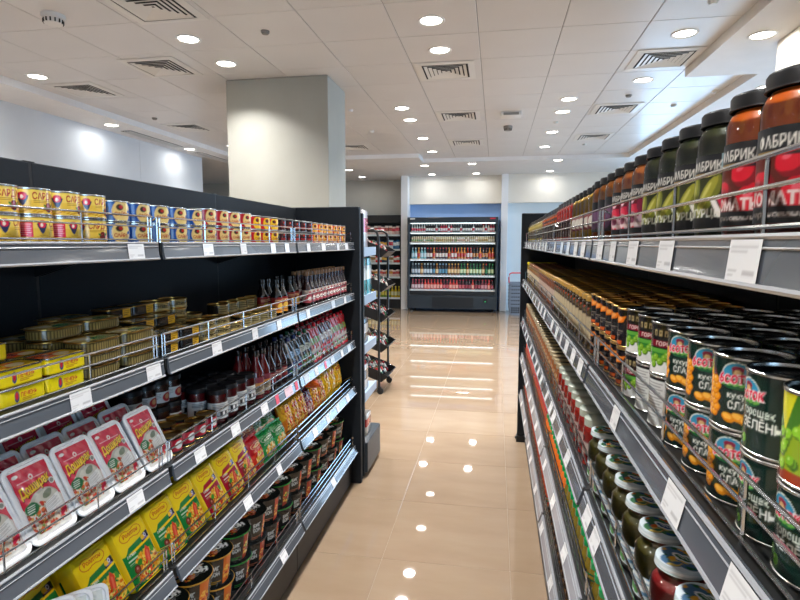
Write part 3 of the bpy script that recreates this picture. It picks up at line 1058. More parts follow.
def brick_proto(W, Hh, D, cv, base):
    # film-wrapped noodle block with rounded shoulders; origin at the bottom of the face
    def ring(k, x, r=.016):
        p = rrect(W + k, Hh + k, r, 5)
        return np.c_[np.full(len(p), x), p[:, 0], p[:, 1] + Hh / 2]
    q = MB()
    q.loft([ring(-.012, -D), ring(-.002, -D + .005), ring(0, -D * .5), ring(-.001, -.008), ring(-.008, -.001), ring(-.012, -.0006)], col=base, mi=0)
    body = q.mesh('noodle_pack', ['gloss'])
    q = MB()
    w, h = W - .010, Hh - .010
    def f(U, V):
        u, v = U / cv.w, V / cv.h
        e = np.minimum(np.minimum(u, 1 - u) * w, np.minimum(v, 1 - v) * h)
        return np.minimum(e, .006) / .006 * .003 - .0015 + .002 * np.sin(pi * u) * np.sin(pi * v) , (u - .5) * w, .005 + v * h
    cv.into(q, f)
    return Proto(body, [('printed_front', q.mesh('printed_front', ['gloss'], 0), [])])

def bag_proto(W, Hh, T, cv, seed=0, crimp=.012, wr=.0016):
    rs = np.random.default_rng(seed)
    ph = rs.random(6) * 6
    def prof(u, v):
        a = np.clip(1 - np.abs(2 * u - 1) ** 2.6, 0, 1) ** .5
        b = np.clip(1 - np.abs(2 * np.clip((v - .06) / .88, 0, 1) - 1) ** 3.2, 0, 1) ** .6
        return a * b
    def xy(u, v):
        pinch = 1 - .07 * np.sin(pi * v) ** 2
        return (u - .5) * W * pinch, v * Hh
    q = MB()
    def front(U, V):
        u, v = U / cv.w, V / cv.h
        y, z = xy(u, v)
        x = T / 2 * prof(u, v) + wr * (np.sin(u * 19 + ph[0] + 4 * v) * np.sin(v * 13 + ph[1]) + .7 * np.sin(u * 31 + ph[2]) * np.sin(v * 37 + ph[3] + 5 * u)) * (.25 + prof(u, v))
        return x, y, z
    cv.into(q, front)
    cb = Cv(cv.w, cv.h, 'ffffff', cv.step * 2.5)
    cb.a[:] = cv.a[2, 2]
    def backf(U, V):
        x, y, z = front(cv.w - U, V)
        return -x, y, z
    cb.into(q, backf)
    body = q.mesh('bag', ['film'], 0)
    seals = []
    for z0, z1 in ((-.001, crimp), (Hh - crimp, Hh + .001)):
        n = 17
        q = MB()
        pts = []
        for z in (z0, z1):
            for k in range(n):
                y = (k / (n - 1) - .5) * W
                pts.append((.0012 + .0012 * (k % 2), y, z))
        fc = [(k, k + 1, n + k + 1, n + k) for k in range(n - 1)]
        bk = [(-.0012, y, z) for x, y, z in pts]
        N = len(pts)
        fb = [(N + k + 1, N + k, N + n + k, N + n + k + 1) for k in range(n - 1)]
        rim = [(k + 1, k, N + k, N + k + 1) for k in range(n - 1)] + [(n + k, n + k + 1, N + n + k + 1, N + n + k) for k in range(n - 1)]
        q.add(pts + bk, fc + fb + rim, tuple_col(cv.a[-2, 2], 2 * N), smooth=False)
        seals.append(('crimped_seal', q.mesh('crimped_seal', ['film'], 0), []))
    return Proto(body, seals)

def tuple_col(c, n):
    return np.tile(lin(np.asarray(c)), (n, 1))

def pouch_proto(W, Hh, T, cv, cap):
    # stand-up pouch with a screw spout
    def f(U, V):
        u, v = U / cv.w, V / cv.h
        a = np.clip(1 - np.abs(2 * u - 1) ** 2.4, 0, 1) ** .55
        x = T / 2 * a * (1 - v ** 1.6) + .0012 * np.sin(u * 17 + v * 11)
        return x, (u - .5) * W * (1 - .25 * np.clip(v - .8, 0, 1) * 5 * .5), v * Hh
    q = MB()
    cv.into(q, f)
    def b(U, V):
        x, y, z = f(cv.w - U, V)
        return -x - .0004, y, z
    cv.into(q, b)
    body = q.mesh('pouch', ['film'], 0)
    c = MB()
    c.lathe([(.006, Hh - .004), (.006, Hh + .004)], 12, 'dddddd', cap=False)
    c.lathe([(.0095, Hh + .004), (.010, Hh + .006), (.0095, Hh + .02), (.007, Hh + .022), (.0003, Hh + .022)], 14, cap, cap=False)
    return Proto(body, [('cap', c.mesh('cap', ['gloss']), [])])

def cup_proto(r0, r1, h, side_cv, lid_cv, rim):
    q = MB()
    def rz(z):
        return r0 + (r1 - r0) * np.clip(z / h, 0, 1)
    side_cv.into(q, wrap((r0 + r1) / 2, .0, side_cv.w, rz=rz))
    q.lathe([(.0003, .003), (r0 - .003, .003), (r0 - .001, 0)], 26, '101010', cap=False)
    q.f[-1:] = q.f[-1:]
    body = q.mesh('noodle_cup', ['gloss'])
    q = MB()
    q.lathe([(r1 - .002, h - .003), (r1 + .003, h - .003), (r1 + .0035, h), (r1 + .001, h + .0015)], 28, rim, cap=False)
    def g(U, V):
        x, y = V / lid_cv.h * 2 - 1, U / lid_cv.w * 2 - 1
        # square canvas squeezed onto the round lid
        k = np.maximum(np.abs(x), np.abs(y)) / np.maximum(1e-6, np.hypot(x, y))
        return -x * k * (r1 + .001), y * k * (r1 + .001), np.full(U.shape, h + .0016)
    lid_cv.into(q, g)
    return Proto(body, [('lid', q.mesh('lid', ['gloss'], 45), [])])

# ------------------------------------------------------------------ artwork
def art_sardine():
    W, H = 2 * pi * 39, 45
    c = Cv(W, H, 'e9c04a', 1.1)
    m = W / 2
    c.rect(0, H * .55, W, H, 'efcf5e')
    for k in range(40):
        c.ell(k * 6.3, 5 + 2.5 * sin(k * 1.3), 4.2, 1.6, 'c8951f', 25)
        c.ell(k * 6.3 + 3, 9.5 + 1.5 * sin(k), 3.6, 1.0, 'd8a52c', -20)
    c.rect(m - 74, 8, m - 50, 36, 'd5203f'); c.lines(m - 71, 33, m - 53, 6, 4, 'f3b8b0', 1.2)
    for o in (-34, 78):
        c.ell(m + o, 31, 9, 9.5, 'c3203a'); c.poly([(m + o - 10, 33), (m + o + 10, 33), (m + o + 4, 18), (m + o, 14), (m + o - 4, 18)], '2c3358')
        c.ell(m + o, 31, 6.5, 5.5, 'd5284a'); c.ell(m + o - 1, 31, 2.6, 3.6, 'f4e7da')
    c.text('САРДИНА', m + 14, 27, 18, 'a81026', bold=.025, w=64)
    c.text('САРДИНА', m + 112, 29, 14, 'b2152b', bold=.03, w=50)
    c.lines(m - 16, 25, m + 38, 2, 3.2, '8a5a18', 1.0)
    c.ball(m + 14, 12, 9.5, '7e1d1a', 'd07050'); c.ell(m + 31, 10, 9, 7, 'dca08c'); c.ell(m + 40, 13, 7, 4, 'c98a72', 30); c.ell(m + 25, 16, 6, 2.6, '4e7a2c', 30); c.ell(m + 5, 15, 4, 2, '4e7a2c', -40)
    return c

def art_fish(bg, pan, acc, txt, r=41.0, H=41):
    W = 2 * pi * r
    c = Cv(W, H, bg, 1.8)
    m = W / 2
    for o in (0, W * .46):
        c.ell(m + o, H / 2, 24, H * .62, pan); c.rect(m + o, -1, m + o + 14, H + 1, pan)
        c.ell(m + o - 6, H * .72, 9, 7, '3a2a24'); c.ell(m + o - 3, H * .74, 5, 4, acc)
        c.text(txt, m + o - 1, H * .26, 11, acc, bold=.04, w=36)
        c.ell(m + o + 20, H * .5, 6, 4, '2f4f86', 30)
    return c

def art_yellow_side(L, D, h):
    P = 2 * (L + D) * 1000 * .95
    c = Cv(P, h * 1000 - 7, 'e3cf12', 1.5)
    m = P / 2
    H = c.h
    c.rect(0, 0, P, 2.2, 'b5a00c')
    for o in (0, P * .5):
        c.ell(m + o - 20, H * .5, 5.5, H * .38, '3a4a6a'); c.ell(m + o - 20, H * .55, 3.5, H * .25, 'c02030')
        c.text('ПЕЧЕНЬ', m + o + 8, H * .42, 11, 'b8202a', bold=.04, w=38)
        c.lines(m + o - 8, H * .34, m + o + 24, 2, 3.4, '8a3020', 1.6)
    return c

def art_side(P, H, bg, lab, x0, x1, txt=None, tc='2a2014', rib=None):
    c = Cv(P, H, bg, 1.6)
    m = P / 2
    if rib:
        for k in range(int(P / 8)):
            c.rect(k * 8, 2, k * 8 + 3.4, H - 2, rib, .85)
    if lab:
        c.rect(m + x0, 0, m + x1, H, lab)
        c.lines(m + x0 + 2, H * .85, m + x1 - 2, 3, H * .24, tc, H * .09, .8)
        if txt:
            c.text(txt, m + (x0 + x1) / 2, H * .3, H * .5, tc, bold=.03, w=(x1 - x0) * .8)
    return c

def art_top(bg, a, b, cc, w=100, h=64):
    c = Cv(w, h, bg, 2.0)
    c.poly([(0, h * .1), (w * .45, h * .25), (w * .8, h * .8), (w * .6, h), (0, h)], a)
    c.ell(w * .62, h * .45, w * .2, h * .24, b, 20)
    c.ell(w * .35, h * .6, w * .12, h * .15, cc, -20)
    c.rect(w * .08, h * .72, w * .5, h * .86, cc)
    return c

def art_tray():
    W, H = 88, 138
    c = Cv(W, H, 'c41f3c', 1.2)
    c.rect(0, 0, W, H, 'cb2540')
    for k in range(14):
        c.rect(0, H - 46 + k * 3.2, W, H - 45.2 + k * 3.2, 'd4566a', .25)
    c.poly([(0, 0), (W, 0), (W, 58), (W * .84, 74), (W * .5, 80), (W * .2, 72), (0, 60)], 'd9d6cf')
    c.ell(W * .56, 62, 34, 24, 'b9b5a6'); c.ell(W * .6, 66, 26, 15, 'cfcbbd'); c.ell(W * .66, 72, 13, 7, '77806a', 20)
    c.blobs(W * .30, 34, 30, 32, 150, ['d8632e', 'e2a04a', 'c23a2c', 'd9c8a4', '8a3a22', 'b8472e', '6a8a3a', 'e8d9c0'], 2.0, 5.5)
    c.blobs(W * .62, 22, 30, 18, 70, ['d9b89a', 'c2543a', 'e8dcc8', 'b8957a', 'c8402e'], 2.0, 5.0)
    c.ell(16, 58, 15, 12, '1f6b3e', 15)
    for k in range(4):
        c.rect(8 - k, 63 - k * 4, 25 - k * 2, 64.4 - k * 4, 'dfe8da')
    c.poly([(40, 34), (84, 42), (82, 66), (44, 56)], 'ecebe8')
    for k in range(6):
        c.poly([(44, 38 + k * 3), (78 - (k % 2) * 6, 45 + k * 3), (78 - (k % 2) * 6, 46.2 + k * 3), (44, 39.2 + k * 3)], '9a9a9a', .7)
    c.poly([(66, 16), (86, 24), (86, 34), (68, 25)], 'd31f45')
    c.text('Доширак', W * .5 + 1, 89, 25, '3a1208', rot=10, bold=.075, shear=.15, w=80)
    c.text('Доширак', W * .5, 90, 25, 'f2c52e', rot=10, bold=.028, shear=.15, w=78)
    c.poly([(10, 82), (60, 92), (60, 93.4), (10, 83.6)], 'f2c52e')
    c.ell(W * .48, 117, 4, 5.5, 'e9d9d0'); c.ell(W * .48, 117, 2, 3, 'c23a4a')
    for x in (24, 60):
        c.rect(x - 14, 112, x + 14, 113.4, 'f0d8d8', .8)
    c.ell(12, 128, 7, 3.6, 'efe9e2')
    c.ell(82, 92, 6.5, 6.5, 'e8e4de'); c.ell(82, 92, 4.6, 4.6, '8a8a80')
    c.rect(0, 0, W, 6, 'd8d5cf'); c.speck(.05)
    return c

def art_noodle(main, dark):
    W, H = 92, 136
    c = Cv(W, H, main, 1.2)
    c.rect(0, H * .62, W, H, 'f2d115')
    c.poly([(0, H * .62), (W, H * .66), (W, H * .58), (W * .4, H * .54), (0, H * .58)], 'f2d115')
    c.poly([(W * .25, H * .66), (W, H * .72), (W, H * .62), (W * .1, H * .56)], main)
    # logo
    for col, g in (('c2341c', 0), ('f2d115', 1.6)):
        c.ell(W * .30, H * .84, 16 - g, 12 - g, col); c.ell(W * .66, H * .84, 16 - g, 12 - g, col); c.rect(W * .30, H * .84 - 9 + g, W * .66, H * .84 + 9 - g, col)
    c.text('Роллтон', W * .48, H * .82, 13, 'c2341c', bold=.035, w=46)
    c.poly([(62, 80), (88, 84), (88, 100), (66, 96)], '241f3a'); c.ell(70, 90, 6, 6, 'f0c030'); c.ell(78, 92, 3.5, 5, 'e8e0f0'); c.ell(78, 92, 1.6, 2.6, '241f3a'); c.rect(68, 84, 84, 86, '8a7ab8')
    c.text('ЛАПША', 24, 70, 7, 'e9f2e2', w=26); c.rect(10, 61, 38, 64, 'e9f2e2', .8); c.lines(10, 56, 38, 2, 3.2, 'cfe3c8', 1.0)
    c.blobs(W * .60, 34, 38, 33, 200, ['f2b52e', 'e89a20', 'f6cf55', 'd86a1c', 'f0c040'], 2.0, 6.0)
    c.poly([(50, 24), (62, 20), (74, 60), (66, 72), (56, 56)], 'd8442a'); c.poly([(56, 30), (62, 28), (69, 58), (64, 62)], 'e8694a')
    c.blobs(W * .5, 22, 34, 18, 60, ['d33a20', 'e8872c', '6aa02e', 'f0d070', 'c23018'], 2.0, 5.0)
    c.ell(36, 48, 8, 6, '3f8a2c', 30); c.ell(80, 56, 5, 8, '4f9a34', 10); c.ell(24, 38, 9, 10, '5a2a1a'); c.ell(24, 38, 6, 7, '8a4030'); c.ell(24, 40, 2.5, 2.5, 'c08070')
    c.rect(0, 0, W, 4, dark); c.poly([(0, 0), (W * .3, 0), (0, 20)], dark)
    return c

def art_peas(kind, H=71.0, r=36.0):
    W = 2 * pi * r
    c = Cv(W, H, '0d2a22', 1.2)
    m = W / 2
    def logo(x, y, s=1.0):
        s *= .80
        c.ell(x, y + 3 * s, 19 * s, 16 * s, 'dfe9e0'); c.ell(x, y + 3 * s, 17.6 * s, 14.8 * s, '2f8fb8')
        c.ell(x, y - 5 * s, 20 * s, 8 * s, '1d5a34')
        for k in range(5):
            c.ell(x - 14 * s + k * 7 * s, y - 7 * s, 4.5 * s, 1.6 * s, '6ab04a', 20)
        c.ell(x, y + 8 * s, 6.5 * s, 6.5 * s, '7a5a34'); c.ell(x, y + 11 * s, 7 * s, 3.6 * s, '8a2440'); c.ell(x, y + 6.5 * s, 4 * s, 4 * s, 'd8b078')
        c.text('6соток', x + 2 * s, y - 5.2 * s, 17 * s, 'fbeef0', rot=6, bold=.075, shear=.2, w=50 * s)
        c.text('6соток', x + 2 * s, y - 5 * s, 17 * s, 'e0204a', rot=6, bold=.035, shear=.2, w=48 * s)
    if kind == 'corn':
        for x in (-34, 70):
            c.poly([(m + x - 16, 8), (m + x + 8, 8), (m + x + 10, 46), (m + x - 6, 68), (m + x - 16, 60)], '6a1a14')
            c.poly([(m + x - 16, 66), (m + x - 6, 66), (m + x + 2, 40), (m + x - 16, 30)], '7fb83a'); c.ell(m + x - 12, 54, 3, 16, 'b8dc6a', 10)
            for k in range(22):
                a, b = (k % 3) * 7.5 - 11 + (k // 3 % 2) * 3, (k // 3) * 5.6 + 12
                c.ell(m + x + a, b, 5.6, 4.6, 'd97a0a', 20); c.ell(m + x + a - .6, b + .8, 4.6, 3.6, 'f5a51a', 20); c.ell(m + x + a - 1.4, b + 1.8, 1.8, 1.0, 'fde08a', 20)
        logo(m - 5, 51, 1.08)
        logo(m + 100, 51)
        c.text('кукуруза', m + 4, 31, 9, 'eef2ea', bold=.01, w=36)
        c.text('СЛАДКАЯ', m + 8, 20, 10.5, 'f6f8f4', bold=.012, w=42)
        for a, b in ((-8, 8.5), (2, 10), (10, 7)):
            c.ell(m + a - 4, b + 2, 7, 4.6, 'e88f10', -15); c.ell(m + a - 5, b + 3, 5, 2.8, 'fdc04a', -15)
    elif kind == 'peas':
        c.poly([(m - 60, 71), (m - 40, 71), (m - 34, 30), (m - 60, 20)], '2c5a20')
        logo(m - 20, 50)
        logo(m + 84, 50)
        c.text('горошек', m - 8, 33, 10, 'e4efe6', bold=.01, w=34)
        c.text('ЗЕЛЁНЫЙ', m + 0, 21, 12, 'f4f8f4', bold=.012, w=50)
        for x, y, r_ in ((-34, 12, 6.5), (-24, 8, 6)):
            c.ball(m + x, y, r_, '5a9a2a', 'd8f0a0')
        for k in range(18):
            c.rect(m + 34, 20 + k * 2.6, m + 36 + (k * 7 % 5) * 3, 20.9 + k * 2.6, '4a7a6a', .7)
    else:
        c.rect(0, 0, W, H, '8fae1c'); c.rect(0, 0, W, 9, 'a03a1a')
        c.poly([(m - 40, 71), (m + 10, 71), (m - 10, 40), (m - 44, 30)], '3f7a1a'); c.poly([(m - 36, 71), (m - 8, 71), (m - 20, 38)], 'd8d820')
        for k in range(130):
            a, b = c.rs.random() * W, 10 + c.rs.random() * 36
            c.ball(a, b, 5.2, ('7fc020', '8fd02a', '6aa81c')[k % 3], 'e8f8a0')
        logo(m + 16, 54, .9)
    return c

def art_white_can(H=71.0, r=36.0):
    W = 2 * pi * r
    c = Cv(W, H, '0f0f10', 1.2)
    m = W / 2
    c.rect(0, 0, W, 27, 'e2e4e0')
    c.ell(m, 27, 52, 9, '3a8a2a'); c.rect(m - 50, 27, m + 50, 36, '2f7f2c'); c.poly([(m - 60, 36), (m + 60, 36), (m + 44, 30), (m - 40, 30)], '5aa83a')
    c.rect(m - 46, 38, m + 46, 47, '7a1528'); c.text('ГОРОШЕК', m, 40, 8, 'e8c8c8', bold=.03, w=44)
    for k in range(6):
        c.rect(m - 26 + k * 9, 53, m - 21 + k * 9, 62, 'c9b27a', .8); c.rect(m - 24.5 + k * 9, 54 + (k % 2) * 3, m - 22.5 + k * 9, 60 - (k % 3), '0f0f10')
    for a, b in ((-30, 16), (-22, 20), (-14, 15), (-6, 21), (2, 14), (10, 19), (18, 12), (-26, 10), (6, 8), (14, 6), (-2, 25), (24, 17)):
        c.ball(m + a, b + 2, 6, '7db52c', 'dff0a0')
    c.rect(m + 62, 2, m + 104, 66, 'd7d9d8'); c.lines(m + 65, 62, m + 100, 13, 4.2, '8a8c8e', 1.4)
    c.rect(m - 110, 2, m - 80, 66, 'd7d9d8'); c.lines(m - 108, 62, m - 83, 13, 4.2, '8a8c8e', 1.4)
    return c

def art_black_orange():
    W, H = 2 * pi * 27, 66
    c = Cv(W, H, '131214', 1.6)
    m = W / 2
    for o in (0, W * .5):
        c.poly([(m + o - 18, 48), (m + o - 4, 58), (m + o + 4, 52), (m + o + 18, 56), (m + o + 12, 44), (m + o, 42), (m + o - 10, 40)], 'e87a1c')
        c.ell(m + o + 2, 49, 8, 4, 'f2a04a', 15)
        c.rect(m + o - 16, 16, m + o + 16, 30, '1f1c22'); c.lines(m + o - 13, 28, m + o + 12, 3, 4, 'b8a890', 1.4)
        c.poly([(m + o - 14, 4), (m + o + 8, 2), (m + o + 10, 9), (m + o - 6, 9)], 'c8561c')
    return c

def art_cup(a, b, r=56.0, H=90):
    W = 2 * pi * r
    s = Cv(W, H, '101412', 1.8)
    m = W / 2
    for o in (0, W * .5):
        s.poly([(m + o + 10, H), (m + o + 44, H), (m + o + 40, 10), (m + o + 8, 4)], a)
        s.blobs(m + o + 28, 40, 18, 30, 50, [a, b, 'd8a23a', 'a03018'], 3, 7)
        s.text('БИГ', m + o - 18, 60, 20, 'c9ccc9', rot=5, bold=.03, w=30); s.text('БОН', m + o - 18, 40, 20, 'c9ccc9', rot=5, bold=.03, w=30)
        s.rect(m + o + 66, 20, m + o + 100, 76, 'b9bcba'); s.lines(m + o + 69, 72, m + o + 97, 11, 4.6, '6a6c6e', 1.6)
        s.lines(m + o - 40, 20, m + o + 2, 2, 6, b, 2.4)
    t = Cv(100, 100, '141816', 2.0)
    t.blobs(30, 42, 30, 26, 90, [a, b, 'c88a3a', '8a2414', 'b84a2a'], 3, 7)
    t.ell(82, 74, 10, 6, 'c8901c', 30); t.ell(20, 78, 8, 5, '2f7a34', -20)
    t.text('БИГ', 68, 62, 24, 'eceeec', rot=-6, bold=.07, w=46); t.text('БОН', 66, 42, 24, 'eceeec', rot=-6, bold=.07, w=46); t.lines(46, 34, 84, 2, 5, 'a9aca9', 1.8)
    return s, t

def art_bag(bg, panel, foods, txt, tc='ffffff', W=110, H=160, c2=None, step=1.7):
    c = Cv(W, H, bg, step)
    c.poly([(0, H * .46), (W * .5, H * .56), (W, H * .48), (W, 0), (0, 0)], panel)
    if c2:
        c.poly([(0, H), (W, H), (W, H * .86), (W * .5, H * .8), (0, H * .88)], c2)
    c.blobs(W * .56, H * .28, W * .42, H * .24, 110, foods, 3, 8)
    c.ell(W * .5, H * .70, W * .42, H * .10, tc); c.ell(W * .5, H * .70, W * .40, H * .092, c2 or bg)
    c.ell(W * .5, H * .70, W * .3, H * .05, tc, 4, .85); c.rect(W * .3, H * .69, W * .7, H * .71, c2 or bg)
    c.lines(W * .14, H * .58, W * .6, 2, 4, tc, 1.6, .7)
    return c

def art_pouch(bg, band, acc, W=80, H=150):
    c = Cv(W, H, bg, 1.9)
    c.poly([(0, H * .3), (W, H * .5), (W, H * .2), (0, H * .02)], band)
    c.ell(W * .5, H * .62, W * .36, H * .1, acc); c.lines(W * .28, H * .66, W * .72, 3, 6, bg, 3)
    c.poly([(W * .1, H), (W * .2, H), (W * .55, H * .2), (W * .45, H * .2)], 'e2e2e4', .8)
    c.blobs(W * .5, H * .18, W * .4, H * .1, 30, [band, acc, 'b02028', '5a9a34'], 3, 8)
    return c

def food_canvas(r, H, bg, cols, n, r0, r1, step=1.6, top=None):
    c = Cv(2 * pi * r * 1000, H * 1000, bg, step)
    c.blobs(c.w / 2, c.h / 2, c.w * .72, c.h * .72, n, cols, r0, r1, False)
    if top:
        c.rect(0, c.h * .74, c.w, c.h, top[0])
        c.blobs(c.w / 2, c.h * .95, c.w * .6, c.h * .12, n // 2, top, r0 * .6, r1 * .6, False)
        for k in range(26):
            c.ell(c.w * k / 26, c.h * .86, 3, 7, top[k % len(top)])
    return c

def art_pickle(kind, r=34.0, H=80):
    W = pi * 2 * r * .72
    c = Cv(W, H, '17181c', 1.2)
    m = W / 2
    if kind == 'tomato':
        c.rect(0, 0, W, 56, '5a1c12')
        for x, y, rr in ((-48, 44, 15), (-22, 28, 17), (16, 24, 17), (40, 46, 18), (6, 50, 13), (-58, 18, 12), (62, 20, 14)):
            c.ball(m + x, y, rr, 'd0142c', 'f0a0a8')
        c.rect(0, 0, W, 14, '131316'); c.text('ТОМАТЫ', m - 6, 15, 15, 'e8d8d4', bold=.03, w=58); c.text('маринованные', m - 2, 5, 7, 'c8c0b8', w=62)
    elif kind == 'cuke':
        c.rect(0, 0, W, 56, '2a2e18')
        for x, y, a in ((-46, 36, 60), (-24, 30, 70), (0, 34, 58), (26, 28, 66), (48, 34, 55)):
            c.ell(m + x, y, 27, 9.5, '6d7320', a); c.ell(m + x - 2, y + 2, 24, 6, '9a9a34', a); c.ell(m + x - 3, y + 4, 14, 2, 'c4c064', a)
        c.poly([(m + 22, 6), (m + 30, 6), (m + 18, 34), (m + 10, 34)], 'd01c48'); c.poly([(m + 14, 8), (m + 20, 8), (m + 10, 30), (m + 4, 30)], 'ecebe6')
        c.rect(0, 0, W, 11, '101114'); c.text('ОГУРЦЫ', m - 6, 12, 12, 'e0e0d4', bold=.03, w=46); c.rect(m + 36, 2, m + 60, 30, '4a7fa6'); c.lines(m + 38, 27, m + 58, 6, 4, 'b8d4e6', 1.4)
        c.rect(m + 14, 64, m + 30, 80, '9ab8c0'); c.rect(m + 18, 68, m + 26, 76, '4a6a78')
    else:
        c.rect(0, 0, W, 56, '5a1420')
        c.blobs(m, 32, W * .5, 28, 60, ['c0143a', 'd82a4a', '7a1a3a', 'b89aa8', 'e8c8d0'], 6, 14)
        c.ell(m - 14, 24, 15, 12, 'c8a8b0'); c.ell(m - 14, 24, 9, 8, '8a3a58')
        c.rect(0, 0, W, 9, '131316'); c.rect(m - 20, 11, m + 20, 17, 'e8d8d4', .8)
        c.rect(m + 22, 60, m + 40, 80, 'c81a30')
    c.rect(0, 56, W, H, '17181c') if kind != 'cuke' else c.rect(0, 56, m + 10, H, '17181c')
    c.text('ФАБРИКА', m - 2, 63, 14, 'dedcd4', bold=.012, w=48)
    c.rect(m - 30, 59, m + 14, 60, 'a8863c')
    c.ell(m + 22, 74, 3.4, 4.6, 'b89440')
    return c

# ------------------------------------------------------------------ stocking: noodle unit (front faces +X)
FX = LX - .020          # product fronts just behind the lip and guard
def jit(a):
    return (random.random() - .5) * 2 * a
SH_L = ('top shelf of noodle unit', 'second shelf of noodle unit', 'third shelf of noodle unit', 'fourth shelf of noodle unit', 'bottom shelf of noodle unit')
SH_R = ('top shelf of jar unit', 'second shelf of jar unit', 'third shelf of jar unit', 'fourth shelf of jar unit', 'bottom shelf of jar unit')

# top shelf: round fish cans in two tiers
pc = .0835
sard = can_proto(.039, .0525, art_sardine())
kinds = [('sard', sard, .0525, 'yellow sardine can', 6), ('blue', None, .049, 'blue and cream fish can', 5), ('red', None, .0525, 'red and cream fish can', 4),
         ('yred', None, .050, 'red and yellow fish can', 3), ('blk', None, .050, 'black and red fish can', 5), ('orn', None, .049, 'orange and red fish can', 7)]
arts = {'blue': ('124a96', 'e2c478', 'a8201c', 'САЙРА'), 'red': ('a8141f', 'dfc07a', 'a01818', 'САЙРА'), 'yred': ('b81e24', 'e2b52c', '7a1410', 'САЙРА'), 'blk': ('17161a', '3a1c1e', 'b02a28', 'САЙРА'), 'orn': ('b8442a', 'd9a24a', '8a1c14', 'САЙРА')}
y = .672
for key, pr, h, desc, n in kinds:
    pitch = .0775 if key == 'sard' else pc
    r = pitch / 2 - .001
    if pr is None:
        a = arts[key]
        cv = art_fish(a[0], a[1], a[2], a[3], r * 1000, h * 1000 - 7)
        pr = can_proto(r, h, cv, tab=False) if key in ('blue', 'red') else simple_can(r, h, cv)
    for k in range(n):
        for t in range(2):
            rz = {'sard': (-.06 if t else .62), 'blue': -.2}.get(key, -.25) + jit(.12)
            if key == 'sard' and t == 0 and k == n - 1:
                rz = -.35
            put(pr, 'fish_can', (FX - r - .004 + jit(.001), y + pitch / 2, L_LEV[0] + t * (h + .0003)), '%s %s from near end, %s tier, %s' % (nth(k + 1), desc, ('lower', 'upper')[t], SH_L[0]), 'can', 'fish cans on the top shelf', rz=rz)
        y += pitch

# second shelf: flat tins, round tins, sauce bottles
L2 = L_LEV[1]
ytin = flat_tin(.104, .062, .036, .014, art_top('c9a21c', 'd8622c', 'ecd9b0', 'b8202a'), art_yellow_side(.104, .062, .036))
gtin = flat_tin(.126, .074, .028, .034, art_top('a8985a', 'c8b46a', '2f8a5a', 'e0d8bc'), art_side(370, 21, '4a3f20', None, 0, 0, rib='94834c'), rim='goldtin')
btin = flat_tin(.100, .060, .030, .012, art_top('2a261e', '6a5a34', '8a7a4a', 'b8a878'), art_side(300, 23, '14120f', 'c99a1e', 2, 34, None, '3a2a10'), rim='goldtin')
rtin_cv = art_side(2 * pi * 44, 24, '1a1712', 'a8935c', -42, 46, 'ШПРОТЫ', '1c1710')
rtin = can_proto(.044, .030, rtin_cv, tab=False, lidmat='goldtin')
stin_cv = art_side(2 * pi * 36, 34, '241f18', '8f8258', -30, 30, None, '2a2014')
stin = can_proto(.036, .040, stin_cv, tab=False, lidmat='goldtin')
def stack(pr, name, desc, cat, x, y, z, n, h, shelf, rz=0, grp=None, dx=0):
    for k in range(n):
        put(pr, name, (x + jit(.0015), y + jit(.002), z + k * (h + .0004)), '%s %s, %s' % ('only' if n == 1 else ('lowest', 'second', 'third', 'topmost', 'topmost')[k if k < n - 1 else 3], desc, shelf), cat, grp, rz=rz + jit(.03))
for k in range(5):
    yy = .545 + k * .108
    stack(ytin, 'flat_tin', 'tin of %s yellow front stack from near end' % nth(k + 1), 'tin', FX - .037, yy, L2, 2, .036, SH_L[1], 0, 'yellow flat tins')
    stack(ytin, 'flat_tin', 'tin of %s yellow rear stack from near end' % nth(k + 1), 'tin', FX - .107, yy - .01, L2, (3, 3, 3, 3, 2)[k], .036, SH_L[1], 0, 'yellow flat tins')
for k in range(2):
    yy = 1.098 + k * .131
    for j in range(3):
        n = ((3, 4, 3), (3, 4, 4))[k][j]
        stack(gtin, 'flat_tin', 'oval gold tin of %s stack, %s row' % (nth(k + 1), ('front', 'middle', 'back')[j]), 'tin', FX - .046 - j * .084, yy + (0, -.015, -.02)[j], L2, n, .028, SH_L[1], 0, 'gold oval tins')
for k in range(2):
    yy = 1.345 + k * .104
    for j in range(3):
        stack(btin, 'flat_tin', 'black and gold tin of %s stack, %s row' % (nth(k + 1), ('front', 'middle', 'back')[j]), 'tin', FX - .038 - j * .072, yy, L2, (2, 3, 4)[j], .030, SH_L[1], 0, 'black and gold flat tins')
for k in range(3):
    for j in range(2):
        stack(rtin, 'round_tin', 'round black tin of %s stack, %s row' % (nth(k + 1), ('front', 'back')[j]), 'tin', FX - .05 - j * .13, 1.575 + k * .093 - j * .04, L2, (2, 4)[j] - (k == 2) * (1 + j), .030, SH_L[1], -.25, 'round black tins')
for k in range(5):
    for j in range(2):
        stack(stin, 'round_tin', 'small dark tin of %s stack, %s row' % (nth(k + 1), ('front', 'back')[j]), 'tin', FX - .042 - j * .09, 1.838 + k * .075, L2, (1, 2)[j], .040, SH_L[1], -.2, 'small dark tins')
lab = Cv(90, 62, 'b8651c', 2.0); lab.rect(0, 36, 90, 62, '8a1c18'); lab.ell(45, 26, 16, 14, 'e8b84a'); lab.lines(20, 52, 70, 2, 6, 'f0d8a0', 2.4); lab.rect(0, 0, 90, 6, 'e89a2c')
b_or = bottle_proto(.024, .150, '16100e', '0e0d0d', lab_cv=lab, band=(.10, .5))
lab = Cv(90, 60, 'd8c8bc', 2.0); lab.poly([(0, 0), (90, 0), (45, 60)], 'a8404a'); lab.ell(45, 20, 14, 10, 'e8dcd0'); lab.lines(24, 44, 66, 2, 6, '7a2a30', 2)
